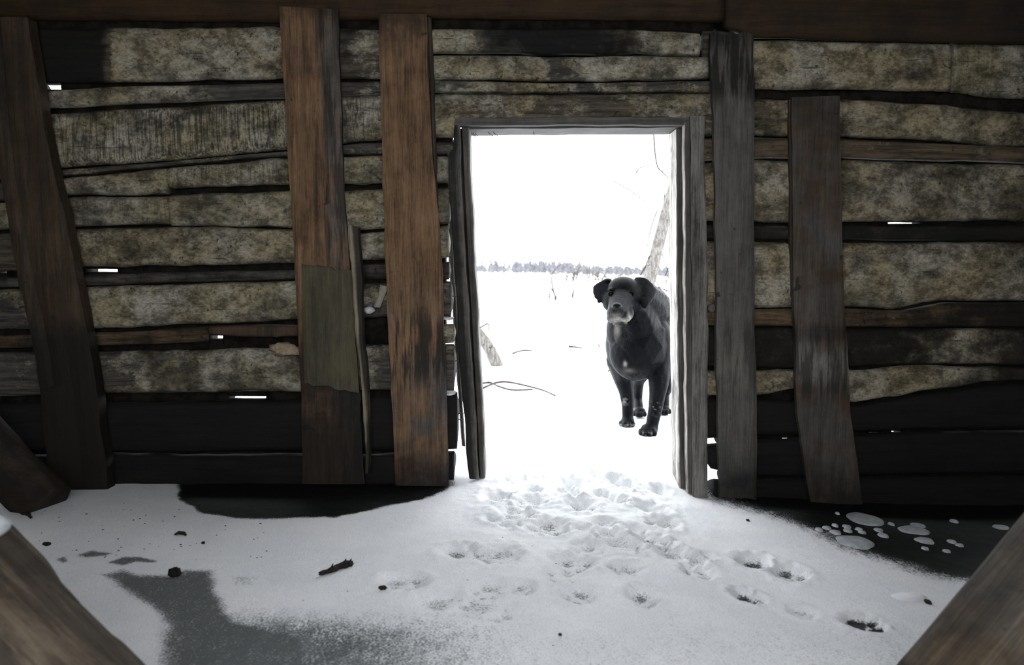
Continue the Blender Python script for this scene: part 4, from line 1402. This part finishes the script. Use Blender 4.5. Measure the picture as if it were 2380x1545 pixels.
    # mouth line
    q = curve_pts([P(1417, 741, .690), P(1426, 736, .668), P(1436, 733, .66), P(1446, 737, .668), P(1462, 743, .70)], 14)
    v, f = tube_data(q, .0022, 6)
    mesh_obj('mouth', v, f, M_DIRT, root)
    tag(root, 'black grey-muzzled dog standing in the snow just outside the doorway', 'dog')


build_dog()


# ------------------------------------------------------------------ trees and twigs outside
def part_tube(name, pts, rad, mat, parent, n=14, ns=8, rough=0.0):
    q = curve_pts(pts, n)
    rr = np.interp(np.linspace(0, 1, n), np.linspace(0, 1, len(rad)), rad)
    v, f = tube_data(q, rr, ns)
    if rough:
        v = v + rough * np.stack([fbm(v, 14, 3), fbm(v + 4, 14, 3), 0 * v[:, 0]], 1)
    return mesh_obj(name, v, f, mat, parent, origin=q[0])


# leaning birch behind the dog
TY = 5.2
base = G(1462, 830)
TY = base[1]
birch = empty('birch_tree', base)
tag(birch, 'leaning pale barked tree behind the dog', 'tree')
part_tube('trunk', [P(1468, 836, TY), P(1490, 720, TY), P(1512, 640, TY), P(1536, 545, TY), P(1560, 455, TY), P(1600, 330, TY + .1), P(1650, 180, TY + .2)],
          [.062, .060, .058, .056, .052, .045, .038], M_BIRCH, birch, 40, 12, .008)
for pts, r in ([[(1519, 300), (1522, 350), (1528, 386), (1540, 400), (1556, 416)], .006], [[(1480, 402), (1484, 392), (1496, 387), (1512, 385), (1530, 387)], .0045],
               [[(1455, 418), (1468, 414), (1490, 408), (1520, 400)], .003], [[(1426, 422), (1444, 430), (1470, 446), (1500, 470), (1520, 482), (1541, 494)], .004],
               [[(1527, 490), (1516, 520), (1508, 552), (1505, 580), (1507, 600)], .0045], [[(1542, 486), (1544, 466), (1545, 446)], .006],
               [[(1511, 594), (1500, 620), (1488, 640)], .007], [[(1540, 398), (1548, 393), (1553, 392)], .004], [[(1539, 590), (1547, 612), (1553, 632)], .004],
               [[(1516, 640), (1528, 660), (1542, 690)], .004], [[(1480, 382), (1479, 396), (1479, 402)], .003], [[(1506, 600), (1500, 594), (1498, 590)], .003],
               [[(1553, 640), (1555, 672), (1554, 700)], .0035], [[(1553, 622), (1546, 642), (1538, 656)], .0035], [[(1505, 672), (1530, 668), (1560, 680)], .005],
               [[(1515, 312), (1510, 332), (1506, 352)], .003]):
    part_tube('branch', [P(a, b, TY - .02 + .05 * (i % 2)) for i, (a, b) in enumerate(pts)], [r * 1.3, r * 1.1, r * .8], M_TWIG, birch, 14, 6, .004)

# cut birch pole sticking out of the snow at left
b0 = G(1158, 850)
SY = b0[1]
stump = empty('birch_pole', b0)
tag(stump, 'short pale birch pole leaning out of the snow behind the left jamb', 'pole')
part_tube('trunk', [P(1159, 858, SY), P(1145, 825, SY), P(1130, 798, SY), P(1112, 775, SY), P(1090, 745, SY)], [.050, .050, .048, .046, .042], M_BIRCH, stump, 30, 12, .012)
part_tube('branch', [P(1113, 762, SY - .05), P(1122, 758, SY - .05), P(1132, 752, SY - .05), P(1137, 760, SY - .05), P(1134, 780, SY - .05)], [.006, .006, .003], M_TWIG, stump, 12, 6, .004)
part_tube('branch', [P(1135, 806, SY - .03), P(1142, 808, SY - .06), P(1143, 802, SY - .08)], [.008, .006, .003], M_TWIG, stump, 8, 6, .004)


def gtwig(pts, r, label, lift=.02, name='fallen_branch', cat='branch'):
    q = curve_pts([G(a, b, lift) for a, b in pts], 18)
    v, f = tube_data(q, np.linspace(r, r * .6, 18), 6)
    return tag(mesh_obj(name, v, f, M_TWIG, origin=q[0]), label, cat)


gtwig([(1118, 891), (1140, 889), (1160, 898), (1192, 906), (1238, 905)], .008, 'thin branch on the snow, the lower of two crossing beside the left jamb')
gtwig([(1122, 902), (1150, 890), (1175, 887), (1210, 893), (1260, 906), (1290, 919)], .008, 'long thin branch on the snow crossing a shorter one', lift=.045)
gtwig([(1192, 821), (1206, 816), (1220, 814), (1237, 815)], .010, 'small curved twig lying alone on the snow in midfield', name='fallen_twig', cat='twig')
gtwig([(1322, 805), (1336, 806), (1352, 809)], .012, 'short dark stick lying on the snow left of the dog', name='fallen_stick', cat='stick')
gtwig([(1391, 801), (1393, 806)], .010, 'tiny stub poking from the snow beside the dog', name='twig_stub', cat='twig')
gtwig([(1413, 838), (1420, 832)], .007, 'tiny twig beside the dog chest, upper of two', name='fallen_twig', cat='twig')
gtwig([(1414, 862), (1426, 855)], .007, 'tiny twig beside the dog chest, lower of two', name='fallen_twig', cat='twig')

# weeds and brambles in the field
WY = 17.0


def weed(name, base_px, stems, Y, label, cat, r=.02):
    b = P(base_px[0], base_px[1], Y)
    e = tag(empty(name, b), label, cat)
    for pts in stems:
        part_tube('stem', [P(a, c, Y) for a, c in pts], [r, r * .7, r * .4], M_TWIG, e, 10, 5)
    return e


weed('dry_weed', (1292, 694), [[(1292, 694), (1286, 678), (1274, 662), (1258, 640)], [(1288, 684), (1283, 660), (1282, 640), (1292, 624), (1306, 612)], [(1276, 694), (1278, 680), (1280, 672)]], WY,
     'dry forked weed standing in the field left of the dog', 'weed', .024)
blob('seed_head', P(1291, 692, WY - .05), (.03, .03, .07), M_TWIG, 'small seed clump at the foot of the dry forked weed', 'seed head', seed=41, amp=.6)
weed('dry_weed', (1331, 690), [[(1331, 694), (1334, 670), (1338, 648), (1342, 628)], [(1334, 672), (1330, 684), (1328, 694)]], WY, 'single upright weed stalk near the brambles', 'weed', .020)
RB = random.Random(11)
bush = tag(empty('bramble_bush', P(1370, 655, 21)), 'tangle of bare brambles left of the dog head', 'bush')
for k in range(44):
    x0 = RB.uniform(1305, 1440)
    y0 = RB.uniform(650, 656)
    hgt = RB.uniform(14, 40) * (1.0 if 1335 < x0 < 1420 else .6)
    dx = RB.uniform(-22, 22)
    part_tube('stem', [P(x0, y0, 21), P(x0 + dx * .3, y0 - hgt * .7, 21), P(x0 + dx, y0 - hgt, 21 + RB.uniform(-.4, .4)), P(x0 + dx * 2.2, y0 - hgt * RB.uniform(.5, 1.0), 21)],
              [.016, .015, .012], M_BRAMBLE, bush, 9, 4)
bush2 = tag(empty('bramble_bush', P(1550, 690, 14)), 'sparse bare shrub behind the dog beside the right jamb', 'bush')
for k in range(12):
    x0 = RB.uniform(1515, 1640)
    y0 = RB.uniform(676, 690)
    hgt = RB.uniform(20, 70)
    dx = RB.uniform(-25, 25)
    part_tube('stem', [P(x0, y0, 14), P(x0 + dx * .3, y0 - hgt * .6, 14), P(x0 + dx, y0 - hgt, 14)], [.013, .011, .009], M_BRAMBLE, bush2, 8, 4)


# distant bare trees: a few individual shapes copied along the treeline
def tree_proto(name, h, seed, dense, mat):
    R = random.Random(seed)
    parts = [tube_data([(0, 0, 0), (.1 * h * R.uniform(-.2, .2), 0, h * .5), (.1 * h * R.uniform(-.4, .4), 0, h)], [.022 * h, .014 * h, .003 * h], 5)]
    for k in range(dense):
        z = h * R.uniform(.02, .92)
        a = R.uniform(0, 2 * math.pi)
        ln = h * R.uniform(.14, .30) * (1.15 - z / h)
        ln = max(ln, .08 * h)
        p0 = np.array([0, 0, z])
        p1 = p0 + np.array([math.cos(a) * ln * .6, math.sin(a) * ln * .6, ln * .7])
        p2 = p1 + np.array([math.cos(a + .4) * ln * .5, math.sin(a + .4) * ln * .5, ln * .6])
        parts.append(tube_data([p0, p1, p2], [.019 * h, .016 * h, .009 * h], 4))
        for s in (-.7, .7):
            p3 = p1 + np.array([math.cos(a + s) * ln * .5, math.sin(a + s) * ln * .5, ln * .35])
            parts.append(tube_data([p1, p3], [.015 * h, .010 * h], 3))
    v, f = join(parts)
    me = bpy.data.meshes.new(name)
    me.from_pydata(v.tolist(), [], f)
    me.materials.append(mat)
    return me


protos = [tree_proto('bare_tree', 10, s, d, M_HAZE_TREE) for s, d in ((1, 84), (2, 110), (3, 70), (4, 96))]
shr = [tree_proto('field_shrub', 4, s, d, M_HAZE_SHRUB) for s, d in ((11, 16), (12, 22), (13, 12))]
RT = random.Random(2)


def far_px(px, Y):
    return (px - W / 2) / F * (Y + 3.0)


placed = []
tries = 0
while len(placed) < 270 and tries < 20000:
    tries += 1
    Y = RT.uniform(560, 740)
    px = RT.uniform(1085, 1590)
    # the wood is fullest between 1190 and 1340
    if px < 1180:
        hs = RT.choice([.40, .50, .55, .95])
    elif px < 1350:
        hs = RT.uniform(.72, .98)
    else:
        hs = RT.uniform(.5, .8)
    hs *= Y / 620
    X = far_px(px, Y)
    if any((X - a) ** 2 + (Y - b) ** 2 < (3.2 * (hs + c)) ** 2 for a, b, c in placed):
        continue
    k = len(placed)
    placed.append((X, Y, hs))
    o = bpy.data.objects.new('bare_tree', protos[k % 4])
    COL.objects.link(o)
    o.location = (X, Y, FARH(X, Y) - .2)
    o.rotation_euler = (0, 0, RT.uniform(0, 6.28))
    o.scale = (hs * 1.1, hs * 1.1, hs)
    tag(o, 'bare tree in the wood on the horizon, paled by painted haze', 'tree', 'trees of the distant wood')
shrubs = []
tries = 0
while len(shrubs) < 60 and tries < 5000:
    tries += 1
    k = len(shrubs)
    Y = RT.uniform(285, 335)
    px = RT.uniform(1090, 1560) if k % 2 else RT.uniform(1110, 1400)
    X = far_px(px, Y)
    s = RT.uniform(.45, .95)
    if any((X - a) ** 2 + (Y - b) ** 2 < (1.25 * (s + c)) ** 2 for a, b, c in shrubs):
        continue
    shrubs.append((X, Y, s))
    o = bpy.data.objects.new('field_shrub', shr[k % 3])
    COL.objects.link(o)
    o.location = (X, Y, FARH(X, Y) - .1)
    o.rotation_euler = (0, 0, RT.uniform(0, 6.28))
    o.scale = (s * 1.2, s * 1.2, s)
    tag(o, 'low shrub along the far edge of the field, paled by painted haze', 'shrub', 'shrubs along the far field edge')
